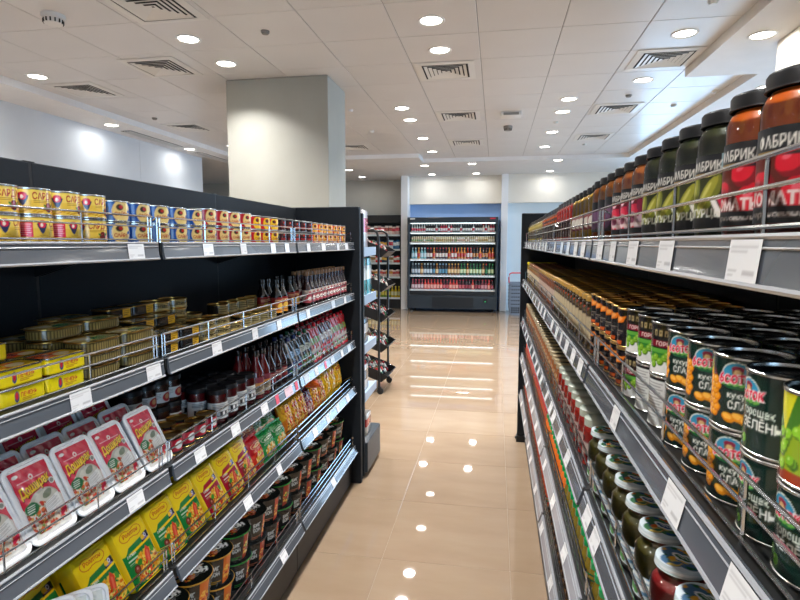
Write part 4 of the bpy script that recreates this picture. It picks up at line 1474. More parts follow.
b_pk = bottle_proto(.023, .165, '3a1a16', '8a6a4a', lab_cv=lab, band=(.10, .46), neck=.44, sh=.50)
n = 0
for k in range(10):
    yy = 2.262 + k * .0585 if k > 1 else 2.13 + k * .06
    for j in range(2):
        pr = b_or if k < 4 else b_pk
        if yy > 3.15:
            continue
        put(pr, 'sauce_bottle', (FX - .03 - j * .062 - (.04 if 1 < k < 4 else 0), yy, L2), '%s %s sauce bottle from near end, %s row, %s' % (nth(k + 1 if k < 4 else k - 3), 'orange-labelled dark' if k < 4 else 'pink-labelled', ('front', 'rear')[j], SH_L[1]), 'bottle', 'sauce bottles on the second shelf', rz=-.3)
for k in range(6):
    yy = 2.845 + k * .056
    for j in range(2):
        put(b_pk, 'sauce_bottle', (FX - .03 - j * .058, yy, L2), '%s pink-labelled sauce bottle from near end, %s row, %s' % (nth(k + 7), ('front', 'rear')[j], SH_L[1]), 'bottle', 'sauce bottles on the second shelf', rz=-.3)

# third shelf: filmed noodle trays leaning back, small jars, sauces, pouches
L3 = L_LEV[2]
tray = tray_proto(.113, .164, .034, art_tray())
for j in range(3):
    for k in range(7):
        yy = .572 + k * .1175
        if yy > 1.3:
            continue
        put(tray, 'noodle_tray', (FX - .004 - j * .062, yy + jit(.003) - j * .008, L3 + .002 + j * .006 + (j == 2) * .02), '%s white noodle tray from near end, %s row, red film, %s' % (nth(k + 1), ('front', 'middle', 'back')[j], SH_L[2]), 'noodle tray', 'leaning noodle trays', tilt=-rad(27 + jit(1.5)), rz=jit(.02))
jart = Cv(2 * pi * 30, 34, 'd8d8d6', 1.6); jart.ell(94 + 12, 16, 17, 14, 'b8202c'); jart.ell(94 + 12, 18, 9, 8, 'd89a6a'); jart.lines(60, 28, 84, 4, 5, '5a5a5a', 1.6)
jlow = can_proto(.031, .055, Cv(2 * pi * 31, 48, '2a2522', 1.8).rect(70, 8, 130, 40, 'a82030').ell(100, 24, 14, 11, 'd8d8d8'), tab=False, lidmat='goldtin')
jspr = jar_proto(.031, .085, food_canvas(.031, .066, '3a1512', ['5a1c14', '2a0f0c', '7a2a18'], 80, 2, 5), jart, lid='121214', lab_z=.014, neck=.93, sh=.82)
jg = small_jar(.031, .085, '2c1512', 'b0904a', 'cfd0ce', neck=.93)
for k in range(4):
    yy = 1.365 + k * .0655
    put(jlow, 'spread_jar', (FX - .036, yy, L3), '%s low dark jar with gold lid, front row, %s' % (nth(k + 1), SH_L[2]), 'jar', 'low gold-lidded jars', rz=-.25)
    if k < 3:
        put(jlow, 'spread_jar', (FX - .103, yy + .01, L3), '%s low dark jar with gold lid, second row, %s' % (nth(k + 1), SH_L[2]), 'jar', 'low gold-lidded jars', rz=-.25)
    for j in range(2):
        o = put(jspr, 'spread_jar', (FX - .17 - j * .068, yy + .02, L3), '%s white-labelled dark jar, %s, %s' % (nth(k + 1), ('front of its rows', 'back of its rows'), SH_L[2]) if False else '%s white-labelled black-lidded jar, %s of its two rows, %s' % (nth(k + 1), ('front', 'back')[j], SH_L[2]), 'jar', 'white-labelled black-lidded jars', rz=-.4)
        o.location.z = L3
        put(jspr, 'spread_jar', (FX - .17 - j * .068, yy + .02, L3 + .0852), '%s white-labelled black-lidded jar on top, %s of its two rows, %s' % (nth(k + 1), ('front', 'back')[j], SH_L[2]), 'jar', 'white-labelled black-lidded jars', rz=-.4) if j == 0 else None
jred_l = Cv(120, 52, 'd9dad8', 1.6); jred_l.lines(20, 46, 100, 3, 5, '55555a', 2); jred_l.rect(26, 8, 90, 24, '2a2a2c'); jred_l.rect(34, 10, 44, 22, 'e0e0e0'); jred_l.rect(54, 10, 62, 22, 'e0e0e0'); jred_l.rect(72, 10, 80, 22, 'e0e0e0')
jred = jar_proto(.033, .115, food_canvas(.033, .095, '6a0f16', ['7c141c', '55090f', '8a1a20'], 60, 3, 7), jred_l, lid='17171a', lab_z=.02, neck=.9, sh=.84)
for k in range(4):
    for j in range(3):
        put(jred, 'sauce_jar', (FX - .038 - j * .072, 1.635 + k * .071, L3), '%s dark red jar with white label, %s row, %s' % (nth(k + 1), ('front', 'middle', 'back')[j], SH_L[2]), 'jar', 'dark red sauce jars', rz=-.35)
lab = Cv(104, 66, '9a8f78', 2.0); lab.rect(0, 44, 104, 66, '7a3040'); lab.rect(0, 34, 104, 44, 'c88a4a'); lab.rect(70, 4, 96, 62, 'd8d8d6'); lab.lines(73, 58, 94, 8, 6, '6a6a6c', 2); lab.lines(18, 28, 60, 3, 6, '3a2a24', 2.4)
b_ket = bottle_proto(.029, .185, '5a0f14', '14100f', lab_cv=lab, band=(.10, .48), neck=.38, sh=.58)
lab2 = Cv(96, 60, '1c1a1c', 2.0); lab2.rect(20, 12, 76, 50, '7a1a22'); lab2.lines(26, 44, 70, 3, 8, 'd8c8b8', 3)
b_dk = bottle_proto(.026, .180, '2a0c0e', '0f0e0f', lab_cv=lab2, band=(.12, .46))
for k in range(5):
    for j in range(2):
        pr, d = (b_ket, 'ketchup bottle with landscape label') if k < 2 else (b_dk, 'dark sauce bottle with red label')
        put(pr, 'sauce_bottle', (FX - .034 - j * .07, 1.925 + k * .062, L3), '%s %s, %s row, %s' % (nth(k + 1 if k < 2 else k - 1), d, ('front', 'rear')[j], SH_L[2]), 'bottle', 'sauce bottles on the third shelf', rz=-.3)
pouches = [('black', pouch_proto(.078, .150, .05, art_pouch('17171b', '2a3f6a', '7fa0c0'), '24336a'), 'black and blue sauce pouch'), ('green', pouch_proto(.078, .155, .05, art_pouch('1c1a1c', '3a6a3a', 'b8c0b0'), '1f5a3a'), 'black and green sauce pouch'),
           ('red', pouch_proto(.080, .165, .055, art_pouch('a01420', 'd8d2cc', '5a9a3a'), 'cc1a2c'), 'red ketchup pouch'), ('wine', pouch_proto(.080, .165, .055, art_pouch('4a0f18', 'c82030', 'e0e0dc'), 'c81428'), 'wine red ketchup pouch'), ('bright', pouch_proto(.080, .168, .055, art_pouch('b81c28', 'e8e2da', '7ab04a'), 'd81a30'), 'bright red ketchup pouch')]
seq = [0, 0, 1, 1, 2, 2, 3, 3, 3, 4, 4, 4, 4]
cnt = {}
for k, s in enumerate(seq):
    for j in range(2):
        yy = 2.285 + k * .071
        if yy > 3.16:
            continue
        key, pr, d = pouches[s]
        cnt[(s, j)] = cnt.get((s, j), 0) + 1
        put(pr, 'sauce_pouch', (FX - .036 - j * .062, yy, L3), '%s %s from near end, %s row, %s' % (nth(cnt[(s, j)]), d, ('front', 'rear')[j], SH_L[2]), 'pouch', 'spouted sauce pouches', rz=-.25 + jit(.12), tilt=-rad(4))

# fourth shelf: film-wrapped noodle blocks and snack bags
L4 = L_LEV[3]
ng = brick_proto(.121, .166, .045, art_noodle('167a35', '0f5a28'), 'ecc812')
nr = brick_proto(.121, .166, .045, art_noodle('a31428', '7a0f1c'), 'ecc812')
for j in range(3):
    for k in range(11):
        yy = .595 + k * .1235
        if j == 2 and k % 2 == 0:
            continue
        if j == 0 and .84 < yy < 1.0:
            continue
        pr, d = (ng, 'yellow and green noodle pack') if k < 8 else (nr, 'yellow and crimson noodle pack')
        put(pr, 'noodle_pack', (FX - .006 - j * .064 - (.008 if k % 3 == 1 else 0), yy + jit(.002), L4 + .002 + j * .006), '%s %s from near end, %s row, %s' % (nth(k + 1 if k < 8 else k - 7), d, ('front', 'middle', 'back')[j], SH_L[3]), 'noodle pack', 'leaning noodle packs', tilt=-rad(26 + jit(2)), rz=jit(.03))
art_s = Cv(70, 70, 'd9dcd6', 2.0); art_s.blobs(35, 35, 24, 24, 60, ['4a7a34', '7aa04a', 'd8d8d0', '9aa88a'], 3, 7)
wtray = tray_proto(.090, .095, .03, art_s)
for k in range(3):
    put(wtray, 'herb_tray', (FX - .012, .90 + k * .048, L4 + .05 - k * .018), '%s small white tray with green print, %s' % (nth(k + 1), SH_L[3]), 'tray', 'small white trays', tilt=-rad(20), rz=-.75)
bags = {'red': (bag_proto(.115, .150, .045, art_bag('a81a22', 'c23020', ['d8a24a', '8a2414', 'e8c890', '6a1a12'], '', 'f2d8a0', 115, 150), 1), 'red noodle bag'),
        'rcorn': (bag_proto(.115, .130, .045, art_bag('b8161e', 'd8341c', ['f2c23a', 'e89a1c', 'f6e08a'], '', 'f6e2a0', 115, 130), 2), 'red and yellow noodle bag'),
        'green': (bag_proto(.120, .160, .05, art_bag('1f8a3a', 'd8b89a', ['e8a02c', 'd85a1c', 'f0d090', '5a9a2c', 'c8b0c0'], '', 'f2ecd8', 120, 160, '147030'), 3), 'green croutons bag'),
        'green2': (bag_proto(.120, .120, .05, art_bag('15803a', '2a9a4a', ['f0a02c', 'e8d8a0'], '', 'f2ecd8', 120, 120), 4), 'plain green croutons bag'),
        'purple': (bag_proto(.110, .150, .045, art_bag('5a1a3a', '8a3a4a', ['d8a890', 'b04a3a', 'e8d0b0'], '', 'f0d8d8', 110, 150), 5), 'purple snack bag'),
        'yellow': (bag_proto(.115, .170, .055, art_bag('e0a81c', 'd8761c', ['d8341c', 'f0d060', '8a4a1c', 'e8c040'], '', 'b81c1c', 115, 170), 6), 'golden snack bag'),
        'lemon': (bag_proto(.125, .190, .07, art_bag('f0c41c', 'f2b81c', ['f6e06a', 'e8a01c', 'f2c83a'], '', 'c8381c', 125, 190), 7), 'bright yellow snack bag'),
        'orange': (bag_proto(.120, .190, .07, art_bag('d8341c', 'e8641c', ['f0a23a', 'f6d08a', 'b82a14'], '', 'f6e2b0', 120, 190), 8), 'orange-red snack bag')}
bc = {}
def bag(key, x, y, z, tilt=-22, rz=0, roll=0, extra=''):
    pr, d = bags[key]
    bc[key] = bc.get(key, 0) + 1
    put(pr, 'snack_bag', (x, y, z), '%s %s from near end%s, %s' % (nth(bc[key]), d, extra, SH_L[3]), 'bag', 'snack and noodle bags', tilt=rad(tilt), rz=rz, roll=roll)
for k, (key, y) in enumerate((('red', 1.905), ('red', 1.98), ('green', 2.06), ('green', 2.165))):
    bag(key, FX - .075, y, L4 + .03, -24, -.1, jit(.08))
for key, y in (('rcorn', 1.93), ('green2', 2.03), ('green2', 2.145)):
    bag(key, FX - .03, y, L4 + .004, -20, jit(.1), jit(.1))
for key, y in (('red', 1.92), ('purple', 2.02), ('green', 2.14)):
    bag(key, FX - .16, y, L4 + .03, -14, jit(.1), jit(.1), ', back row')
for k, y in enumerate((2.30, 2.39, 2.48, 2.575, 2.67, 2.77)):
    bag(('yellow', 'yellow', 'yellow', 'purple', 'yellow', 'yellow')[k], FX - .05, y, L4 + .004, -16, jit(.12), jit(.08))
    bag(('purple', 'red', 'rcorn', 'yellow', 'orange', 'yellow')[k], FX - .14, y + .03, L4 + .01, -10, jit(.12), jit(.08), ', back row')
for k, y in enumerate((2.87, 2.97, 3.08)):
    bag('lemon', FX - .06, y, L4 + .006, -10, jit(.1), jit(.08))
    bag('yellow', FX - .15, y, L4 + .01, -6, jit(.1), jit(.08), ', back row')
bag('orange', FX - .012, 2.60, L4 + .165, -62, .5, .15, ', on top')

# bottom shelf: big noodle cups two high
L5 = L_LEV[4]
cups = [(cup_proto(.052, .066, .104, *art_cup('c8641c', 'd8a02c', 59, 102), 'b8862c'), 'black and orange noodle cup'), (cup_proto(.052, .066, .104, *art_cup('8a2a1c', '2f8a34', 59, 102), '1f7a2c'), 'black, red and green noodle cup'), (cup_proto(.052, .066, .104, *art_cup('a83a24', 'c86a4a', 59, 102), '1a1a1a'), 'black and red noodle cup')]
cc = {}
for k in range(19):
    yy = .94 + k * .139
    if yy > 3.16:
        break
    s = 0 if yy < 1.75 else (2 if k % 3 else 1)
    for j in range(2):
        for t in range(2):
            cc[(s, j, t)] = cc.get((s, j, t), 0) + 1
            pr, d = cups[s]
            put(pr, 'noodle_cup', (FX - .074 - j * .141 + jit(.003), yy + jit(.003) + j * .03, L5 + t * .1065), '%s %s from near end, %s row, %s tier, bottom shelf' % (nth(cc[(s, j, t)]), d, ('front', 'back')[j], ('lower', 'upper')[t]), 'noodle cup', 'noodle cups on the bottom shelf', rz=-.5 + jit(.35))

# ------------------------------------------------------------------ stocking: jar unit (fronts face -X)
GX = RX + .018
def rput(pr, name, x, y, z, label, cat, grp, rz=0.0, **kw):
    return put(pr, name, (x, y, z), label, cat, grp, rz=pi + rz, **kw)
R1 = R_LEV[0]
rr, hh = .0345, .140
FH = hh * .86
f_tom = food_canvas(rr, FH, '7a2410', ['b02a14', '8a2a12', 'c8401c', '6a1c10'], 70, 5, 10, top=['f06a14', 'fa8426', 'e0540e'])
f_cuk = food_canvas(rr, FH, '33381a', ['5c6424', '474e1c', '6f762e', '2a2f14'], 70, 4, 9)
f_sal = food_canvas(rr, FH, '9a4420', ['b8562c', 'c86a3a', '8a3a1c', 'a84a3a'], 90, 3, 6, top=['d8783a', 'c86030'])
f_org = food_canvas(rr, FH, 'b8520f', ['c8621c', 'a8480f', 'd8762a'], 90, 2, 5, top=['d87a24', 'c86a1c'])
jt = jar_proto(rr, hh, f_tom, art_pickle('tomato', 34.5, 80), lab_z=.012)
jc = jar_proto(rr, hh, f_cuk, art_pickle('cuke', 34.5, 80), lab_z=.012)
js = jar_proto(rr, hh, f_sal, art_pickle('beet', 34.5, 80), lab_z=.012)
jo = jar_proto(rr, hh, f_org, Cv(90, 70, '17181c', 1.6).ell(30, 28, 18, 22, '4a2a4a', 20).ell(40, 40, 10, 14, '6a4a6a').ell(60, 20, 10, 12, '7a2a4a').rect(0, 0, 90, 6, '131316'), lab_z=.02)
jy = jar_proto(.0325, .140, food_canvas(.0325, .118, 'd09a10', ['f0b81c', 'ffcc2c', 'e0a41a', 'c08410'], 110, 3, 6), Cv(70, 40, '7a2a2c', 1.6).ell(35, 20, 18, 14, 'c8c4b8'), lab_z=.03, neck=.66)
jr = small_jar(.0325, .140, '7a1c16', '17161a', '231a1c', band=(.1, .5), neck=.7, spots=['a8241c', '8a1a14', 'c83a24', '5a1410'])
jd = small_jar(.0325, .135, '4a2014', '141416', '1c1a1a', band=(.12, .56), neck=.7, spots=['a83a1c', '3a1a14', 'c8641c', '5a1c14'])
jp = small_jar(.0325, .130, '8a7a3a', '2a251c', '3a3a30', band=(.15, .5), neck=.72, spots=['b8a44a', '9a8a3a', '6a6a2c', 'c8b05a'])
row = [('t', 4), ('c', 4), ('s', 3), ('o', 3), ('y', 5), ('r', 6), ('d', 9), ('p', 16)]
K = {'t': (jt, 'tomato jar with orange top'), 'c': (jc, 'pickled cucumber jar'), 's': (js, 'pink salad jar'), 'o': (jo, 'orange vegetable spread jar'), 'y': (jy, 'yellow pepper jar'), 'r': (jr, 'red pepper jar'), 'd': (jd, 'dark red and orange jar'), 'p': (jp, 'pale olive jar')}
y = .338
for key, n in row:
    pr, d = K[key]
    for k in range(n):
        pitch = .0775 if key in 'tcso' else .0735
        yy = y + pitch / 2
        y += pitch
        if yy > 4.07:
            break
        for j in range(2):
            if j == 1 and yy > 2.6:
                continue
            rput(pr, 'pickle_jar', GX + .037 + j * .074, yy + jit(.002) + j * .036, R1, '%s %s from near end, %s row, %s' % (nth(k + 1), d, ('front', 'rear')[j], SH_R[0]), 'jar', 'jars on the top shelf', rz=.62 + jit(.12))

# second shelf: vegetable cans two high, then jars
R2 = R_LEV[1]
ch = .0765
c_bri, c_pea, c_corn, c_wht = [can_proto(.036, ch, a, lidmat='darktin', tab=t) for a, t in ((art_peas('bright'), True), (art_peas('peas'), True), (art_peas('corn'), True), (art_white_can(), True))]
CK = {'b': (c_bri, 'bright green pea can'), 'p': (c_pea, 'dark green pea can'), 'c': (c_corn, 'sweetcorn can'), 'w': (c_wht, 'white and black pea can')}
num = {}
yy = .3
for k, key in enumerate('pbpccpcwwww'[:11]):
    pass
order = [('p', .316), ('p', .393), ('b', .460), ('p', .528), ('c', .605), ('c', .682), ('c', .759), ('w', .836), ('w', .913), ('w', .990)]
for k, (key, y) in enumerate(order):
    for j in range(4):
        for t in range(2):
            if j > 1 and t == 0:
                continue
            kk = key
            if key == 'b' and t == 0:
                kk = 'p'
            if (kk, j, t) not in num:
                num[(kk, j, t)] = 0
            num[(kk, j, t)] += 1
            pr, d = CK[kk]
            rz = {'c': .92, 'p': .62, 'b': .45, 'w': .9}[kk] + jit(.08)
            if kk == 'w' and t == 0 and k < 9:
                rz = -2.0
            if kk == 'c' and k == 6:
                rz = .75
            rput(pr, 'vegetable_can', GX + .039 + j * .0775, y + (j % 2) * .0, R2 + t * (ch + .0004), '%s %s from near end, %s row, %s tier, %s' % (nth(num[(kk, j, t)]), d, ('front', 'second', 'third', 'back')[j], ('lower', 'upper')[t], 'second shelf'), 'can', 'vegetable cans on the second shelf', rz=rz)
bo = can_proto(.027, .073, art_black_orange(), tab=False, lidmat='goldtin')
for k in range(6):
    for j in range(4):
        for t in range(2):
            if t == 0 and j > 1:
                continue
            rput(bo, 'black_jar', GX + .030 + j * .060, 1.062 + k * .0575, R2 + t * .0735, '%s black and orange tub from near end, %s row, %s tier, second shelf' % (nth(k + 1), ('front', 'second', 'third', 'back')[j], ('lower', 'upper')[t]), 'jar', 'black and orange tubs', rz=.3 + jit(.1))
g1 = small_jar(.030, .135, '3a2c1c', 'a8823c', 'b8a888', neck=.95, lid_h=.1, spots=['5a4a2c', 'a84a2c', '2f4a34', '6a5a3c'])
g2 = small_jar(.030, .130, '6a3a20', '9a7a3a', 'b8a090', neck=.95, lid_h=.1, spots=['a85a34', '8a4a2c', 'c88a5a'])
g3 = small_jar(.030, .130, '7a5a30', '8a5a40', 'c8b89a', neck=.95, lid_h=.1, spots=['a87a4a', '6a7a34', 'c8a86a', 'b84a34'])
g4 = small_jar(.030, .130, '8a6a24', 'c8b81c', 'c8b89a', neck=.95, lid_h=.12, spots=['a88a3a', '6a7a34', 'c8b86a'])
for k in range(42):
    yy = 1.42 + k * .0635
    if yy > 4.06:
        break
    pr, d, a = (g1, 'gold-lidded dark jar', 0) if yy < 2.2 else (g2, 'brown-lidded orange jar', 13) if yy < 3.0 else (g3, 'rust-lidded beige jar', 25) if yy < 3.8 else (g4, 'yellow-lidded jar', 38)
    for j in range(5):
        if j > 2 and yy > 3.0:
            continue
        rput(pr, 'preserve_jar', GX + .032 + j * .065, yy, R2, '%s %s from near end, %s row, %s' % (nth(k + 1 - a), d, ('front', 'second', 'third', 'fourth', 'back')[j], SH_R[1]), 'jar', 'gold-lidded preserve jars')

# third shelf: preserves under patterned lids
R3 = R_LEV[2]
def lid_art(a, b, d):
    c = Cv(64, 64, 'c9d4da', 1.8)
    c.ell(32, 32, 30, 30, a)
    c.blobs(32, 32, 29, 29, 70, [a, b, d, a, 'c8b060'], 3, 8)
    c.ell(32, 34, 15, 9, 'dfe6e8', 20); c.ell(32, 34, 12, 6, d, 20); c.lines(24, 38, 40, 2, 4, 'e8eaea', 1.6)
    return c
la = lid_art('3f6a4a', 'c8642c', '2a4a7a')
lb = lid_art('4a6a8a', 'd8a03a', '2f5a3a')
def lab3(bg, ac):
    c = Cv(78, 36, 'd3dde2', 1.6)
    c.X = c.X + 21
    c.ell(60, 24, 34, 18, bg); c.ell(60, 24, 26, 12, 'e6ecee'); c.ell(40, 10, 8, 7, ac); c.ell(52, 8, 7, 6, ac); c.lines(44, 28, 78, 2, 5, bg, 2); c.ell(84, 12, 9, 6, '3f8a4a', 30)
    return c
r3, h3 = .0385, .118
jh = [(jar_proto(r3, h3, food_canvas(r3, .098, 'a8781c', ['c8962c', '8a6414', 'b8862a'], 60, 4, 9), lab3('3a5a8a', 'd8a02c'), lid='b8c4c8', lid_cv=lb, lab_z=.012, neck=.78, sh=.72, lid_h=.011), 'golden preserve jar'),
      (jar_proto(r3, h3, food_canvas(r3, .098, '8a1216', ['9a1a18', '7a1012', 'aa2420'], 50, 5, 10), lab3('3a4a7a', 'c8142c'), lid='b8c4c8', lid_cv=lb, lab_z=.012, neck=.78, sh=.72, lid_h=.011), 'dark red preserve jar'),
      (jar_proto(r3, h3, food_canvas(r3, .098, '4a420e', ['6a5c14', '3a340c', '7f6e1e', '574e16'], 60, 4, 9), lab3('5a8ab0', '4a8a3a'), lid='b8c4c8', lid_cv=la, lab_z=.012, neck=.78, sh=.72, lid_h=.011), 'olive pickle jar')]
j3c = small_jar(.036, .118, '7a1814', 'a8b0a4', 'a89a94', band=(.25, .5), neck=.86, sh=.78, spots=['8a1c14', 'a82a1c', '5a1010'])
j3d = small_jar(.036, .115, '8a5228', '98886a', 'a8845a', band=(.3, .5), neck=.9, spots=['a84a2c', 'b8864a', '8a3a24', 'c8a87a'])
seq3 = [0, 0, 0, 0, 1, 1, 2, 2, 2, 2, 2, 2]
n3 = {}
for k, s in enumerate(seq3):
    yy = .328 + k * .0865
    n3[s] = n3.get(s, 0) + 1
    pr, d = jh[s]
    for j in range(2):
        rput(pr, 'preserve_jar', GX + .034 + j * .082, yy, R3, '%s %s from near end, %s row, %s' % (nth(n3[s]), d, ('front', 'rear')[j], SH_R[2]), 'jar', 'jars with patterned lids', rz=.45)
for k in range(34):
    yy = 1.375 + k * .079
    if yy > 4.06:
        break
    pr, d, a = (j3c, 'wine-dark pale-lidded jar', 0) if yy < 1.95 else (j3d, 'russet pale-lidded jar', 8)
    for j in range(2):
        rput(pr, 'preserve_jar', GX + .034 + j * .08, yy, R3, '%s %s from near end, %s row, %s' % (nth(k + 1 - a), d, ('front', 'rear')[j], SH_R[2]), 'jar', 'pale-lidded jars')

# fourth and bottom shelves: slim sauce bottles with green caps
def slim(col, cap, lab):
    return bottle_proto(.0225, .080, col, cap, lab, (.12, .40), .62, .52, 14, .22, False)
s_red, s_olv, s_org, s_drk, s_mix = slim('a82410', '159a52', 'b83420'), slim('6a5a18', '159a52', '7a6a2c'), slim('c8621c', '1f9a4a', 'd88a3a'), slim('3a2414', '159a50', '6a4a2c'), slim('9a3a20', 'c83a3a', 'b8642c')
for li, seqs, wd in ((3, ((1.0, s_red, 'bright red sauce bottle'), (1.75, s_olv, 'olive sauce bottle'), (2.4, s_org, 'orange sauce bottle'), (4.1, s_mix, 'red-capped sauce bottle')), 'fourth shelf'), (4, ((2.2, s_drk, 'dark brown sauce bottle'), (4.1, s_mix, 'red-capped sauce bottle')), 'bottom shelf')):
    c5 = {}
    for k in range(80):
        yy = .45 + k * .0505
        if yy > 4.07:
            break
        pr, d = next((p, t) for lim, p, t in seqs if yy < lim)
        c5[d] = c5.get(d, 0) + 1
        if li == 4 and yy < .8:
            continue
        for j in range(2):
            rput(pr, 'sauce_bottle', GX + .022 + j * .05, yy + j * .02, R_LEV[li], '%s %s from near end, %s row, %s of jar unit' % (nth(c5[d]), d, ('front', 'rear')[j], wd), 'bottle', 'green-capped sauce bottles, ' + wd)

# ------------------------------------------------------------------ drinks cooler against the end wall
CX0, CX1, CY = -1.905, .04, 11.86
ck = empty('drinks_cooler', ((CX0 + CX1) / 2, CY, 0))
tag(ck, 'open anthracite drinks cooler full of bottles against the end wall', 'cooler')
W2 = (CX1 - CX0) / 2
def cpart(name, mb, mats, parent=None, sharp=0):
    return obj(name, mb.mesh(name, mats, sharp), parent or ck)
q = MB(); q.bbox(-W2 + .045, W2 - .045, .62, .68, .1, 2.0, .004); cpart('back_panel', q, ['coolin'])
for s in (-1, 1):
    q = MB(); q.bbox(min(s * W2, s * (W2 - .045)), max(s * W2, s * (W2 - .045)), .0, .68, .06, 2.05, .006); cpart('side_panel', q, ['coolbody'])
    for y in (.06, .6):
        q = MB(); q.lathe([(.022, 0), (.026, .006), (.022, .014), (.012, .018), (.012, .07)], 12, cx=s * (W2 - .09), cy=y); cpart('foot', q, ['chrome'])
q = MB(); q.bbox(-W2 + .045, W2 - .045, -.01, .68, 1.93, 2.05, .006); can_ = cpart('canopy', q, ['coolbody'])
q = MB(); q.box(-W2 + .06, -W2 + .17, -.0125, -.0105, 2.005, 2.035); cpart('sticker', q, ['ventwhite'], can_)
q = MB(); q.box(W2 - .17, W2 - .06, -.0125, -.0105, 2.005, 2.03); cpart('badge', q, ['red_plastic'], can_)
q = MB(); q.box(-W2 + .06, W2 - .06, .10, .13, 1.92, 1.929); cpart('light_strip', q, ['led'], can_)
q = MB(); q.bbox(-W2 + .045, W2 - .045, .0, .66, .07, .36, .006); bs = cpart('base_panel', q, ['coolbody'])
q = MB(); q.box(-W2 + .55, W2 - .5, -.003, -.0005, .09, .33); cpart('grille', q, ['coolin'], bs)
q = MB(); q.box(W2 - .29, W2 - .20, -.006, -.0005, .22, .30); dsp = cpart('display', q, ['rubber'], bs)
q = MB(); q.box(W2 - .26, W2 - .235, -.008, -.006, .235, .25); cpart('indicator', q, ['green_led'], bs)
q = MB(); q.prism([(-.0, 0)], 0, 0) if False else q.box(-W2 + .05, W2 - .05, .01, .05, .37, .46); cpart('bumper', q, ['coolin'])
COOL_Z = [1.73, 1.51, 1.15, .80, .47]
for k, z in enumerate(COOL_Z):
    q = MB(); q.box(-W2 + .046, W2 - .046, .06 - (.03 if k == 4 else 0), .615, z - .018, z); s = cpart('cooler_shelf', q, ['coolshelf'])
    q = MB(); q.box(-W2 + .05, W2 - .05, .046 - (.03 if k == 4 else 0), .058 - (.03 if k == 4 else 0), z - .026, z + (.008 if k < 4 else .03)); cpart('price_rail', q, ['coolshelf'], s)
    if k < 4:
        q = MB(); q.box(-W2 + .06, W2 - .06, .075, .095, z - .03, z - .019); cpart('light_strip', q, ['led'], s)
    for t in range(9):
        x = -W2 + .12 + t * .205 + .05 * ((k * 7 + t * 3) % 3)
        if x < W2 - .12:
            q = MB(); q.box(x, x + .07, .043 - (.03 if k == 4 else 0), .0455 - (.03 if k == 4 else 0), z - .024, z + .006); cpart('price_ticket', q, ['ventwhite'], s)
def drink(glass, cap, lab, h, r, band=(.2, .52), neck=.4, sh=.58):
    return bottle_proto(r, h, glass, cap, lab, band, neck, sh, 10, .1, False)
rows = [
    (0, .172, 34, [('d8dcd8', 'e8e8e8', 'c83040'), ('3a2a28', 'e0e0dc', 'd8d4cc'), ('c83a4a', 'e8e4e0', 'e8d8d8'), ('2f3a3a', 'd8d8d0', 'e0dcd4'), ('d8b8a0', 'c82a30', 'e8e0d4')], (0, 0, 1, 1, 2, 2, 1, 3, 3, 1, 4, 2), 'small bottle'),
    (1, .135, 40, [('c8b89a', 'd8d0b8', '8a9a5a'), ('d8c8a0', 'e0e0d8', 'b89a5a'), ('e0d8c8', 'c8b890', 'c8a080'), ('b8a888', 'd8d8d0', 'd8d0b8')], (0, 0, 0, 1, 1, 2, 2, 3, 1, 3), 'pale short bottle'),
    (2, .250, 27, [('7ab0b8', 'd8e8ec', 'c8e0e8'), ('4a1c1c', 'c82a2c', 'e8d8cc'), ('a8341c', 'c83a30', 'e8d0c0'), ('c8782a', 'e0a040', 'c83a2c'), ('3a2416', '8a3020', 'c88a4a')], (0, 0, 1, 1, 1, 2, 3, 2, 4, 4, 3), 'tall soda bottle'),
    (3, .255, 27, [('3a4a52', 'c8d8e0', 'c8d4dc'), ('1f2a34', '8ab0c8', '5a90a8'), ('7a4a1c', 'd8a040', 'e8c890'), ('1c5a34', '3a8a4a', 'c8d8a8'), ('14402a', 'c83030', '2f7a44')], (0, 0, 0, 1, 1, 2, 2, 3, 3, 3, 4, 3), 'dark and green bottle'),
    (4, .235, 26, [('8a2a3a', 'd84a5a', 'e0c8cc'), ('c83a34', 'd83a30', 'e8a89a'), ('5a1a24', 'b82a38', 'c8606a'), ('3a1a24', '8a2430', 'a84a54'), ('7a3a44', 'c83a44', 'd89aa0')], (0, 0, 1, 1, 2, 1, 2, 3, 3, 4, 3), 'red-toned bottle')]
wd = ('top', 'second', 'third', 'fourth', 'bottom')
for li, h, n, pal, seq, d in rows:
    pitch = (2 * W2 - .14) / n
    P = [drink(g, c, l, h, pitch / 2 - .0015, neck=.36 if li != 1 else .6, sh=.58 if li != 1 else .72) for g, c, l in pal]
    z = COOL_Z[li]
    for k in range(n):
        s = seq[int(k / n * len(seq))] if (k * 7 + li * 3) % 5 else (k * 3 + li) % len(pal)
        x = (CX0 + CX1) / 2 - W2 + .07 + (k + .5) * pitch
        put(P[s], 'drink_bottle', (x, CY + .085 + pitch / 2, z), '%s %s from the pilaster end, %s shelf of the drinks cooler' % (nth(k + 1), d, wd[li]), 'bottle', 'bottles in the drinks cooler')
        if li != 1 and k % 2 == 0:
            pass

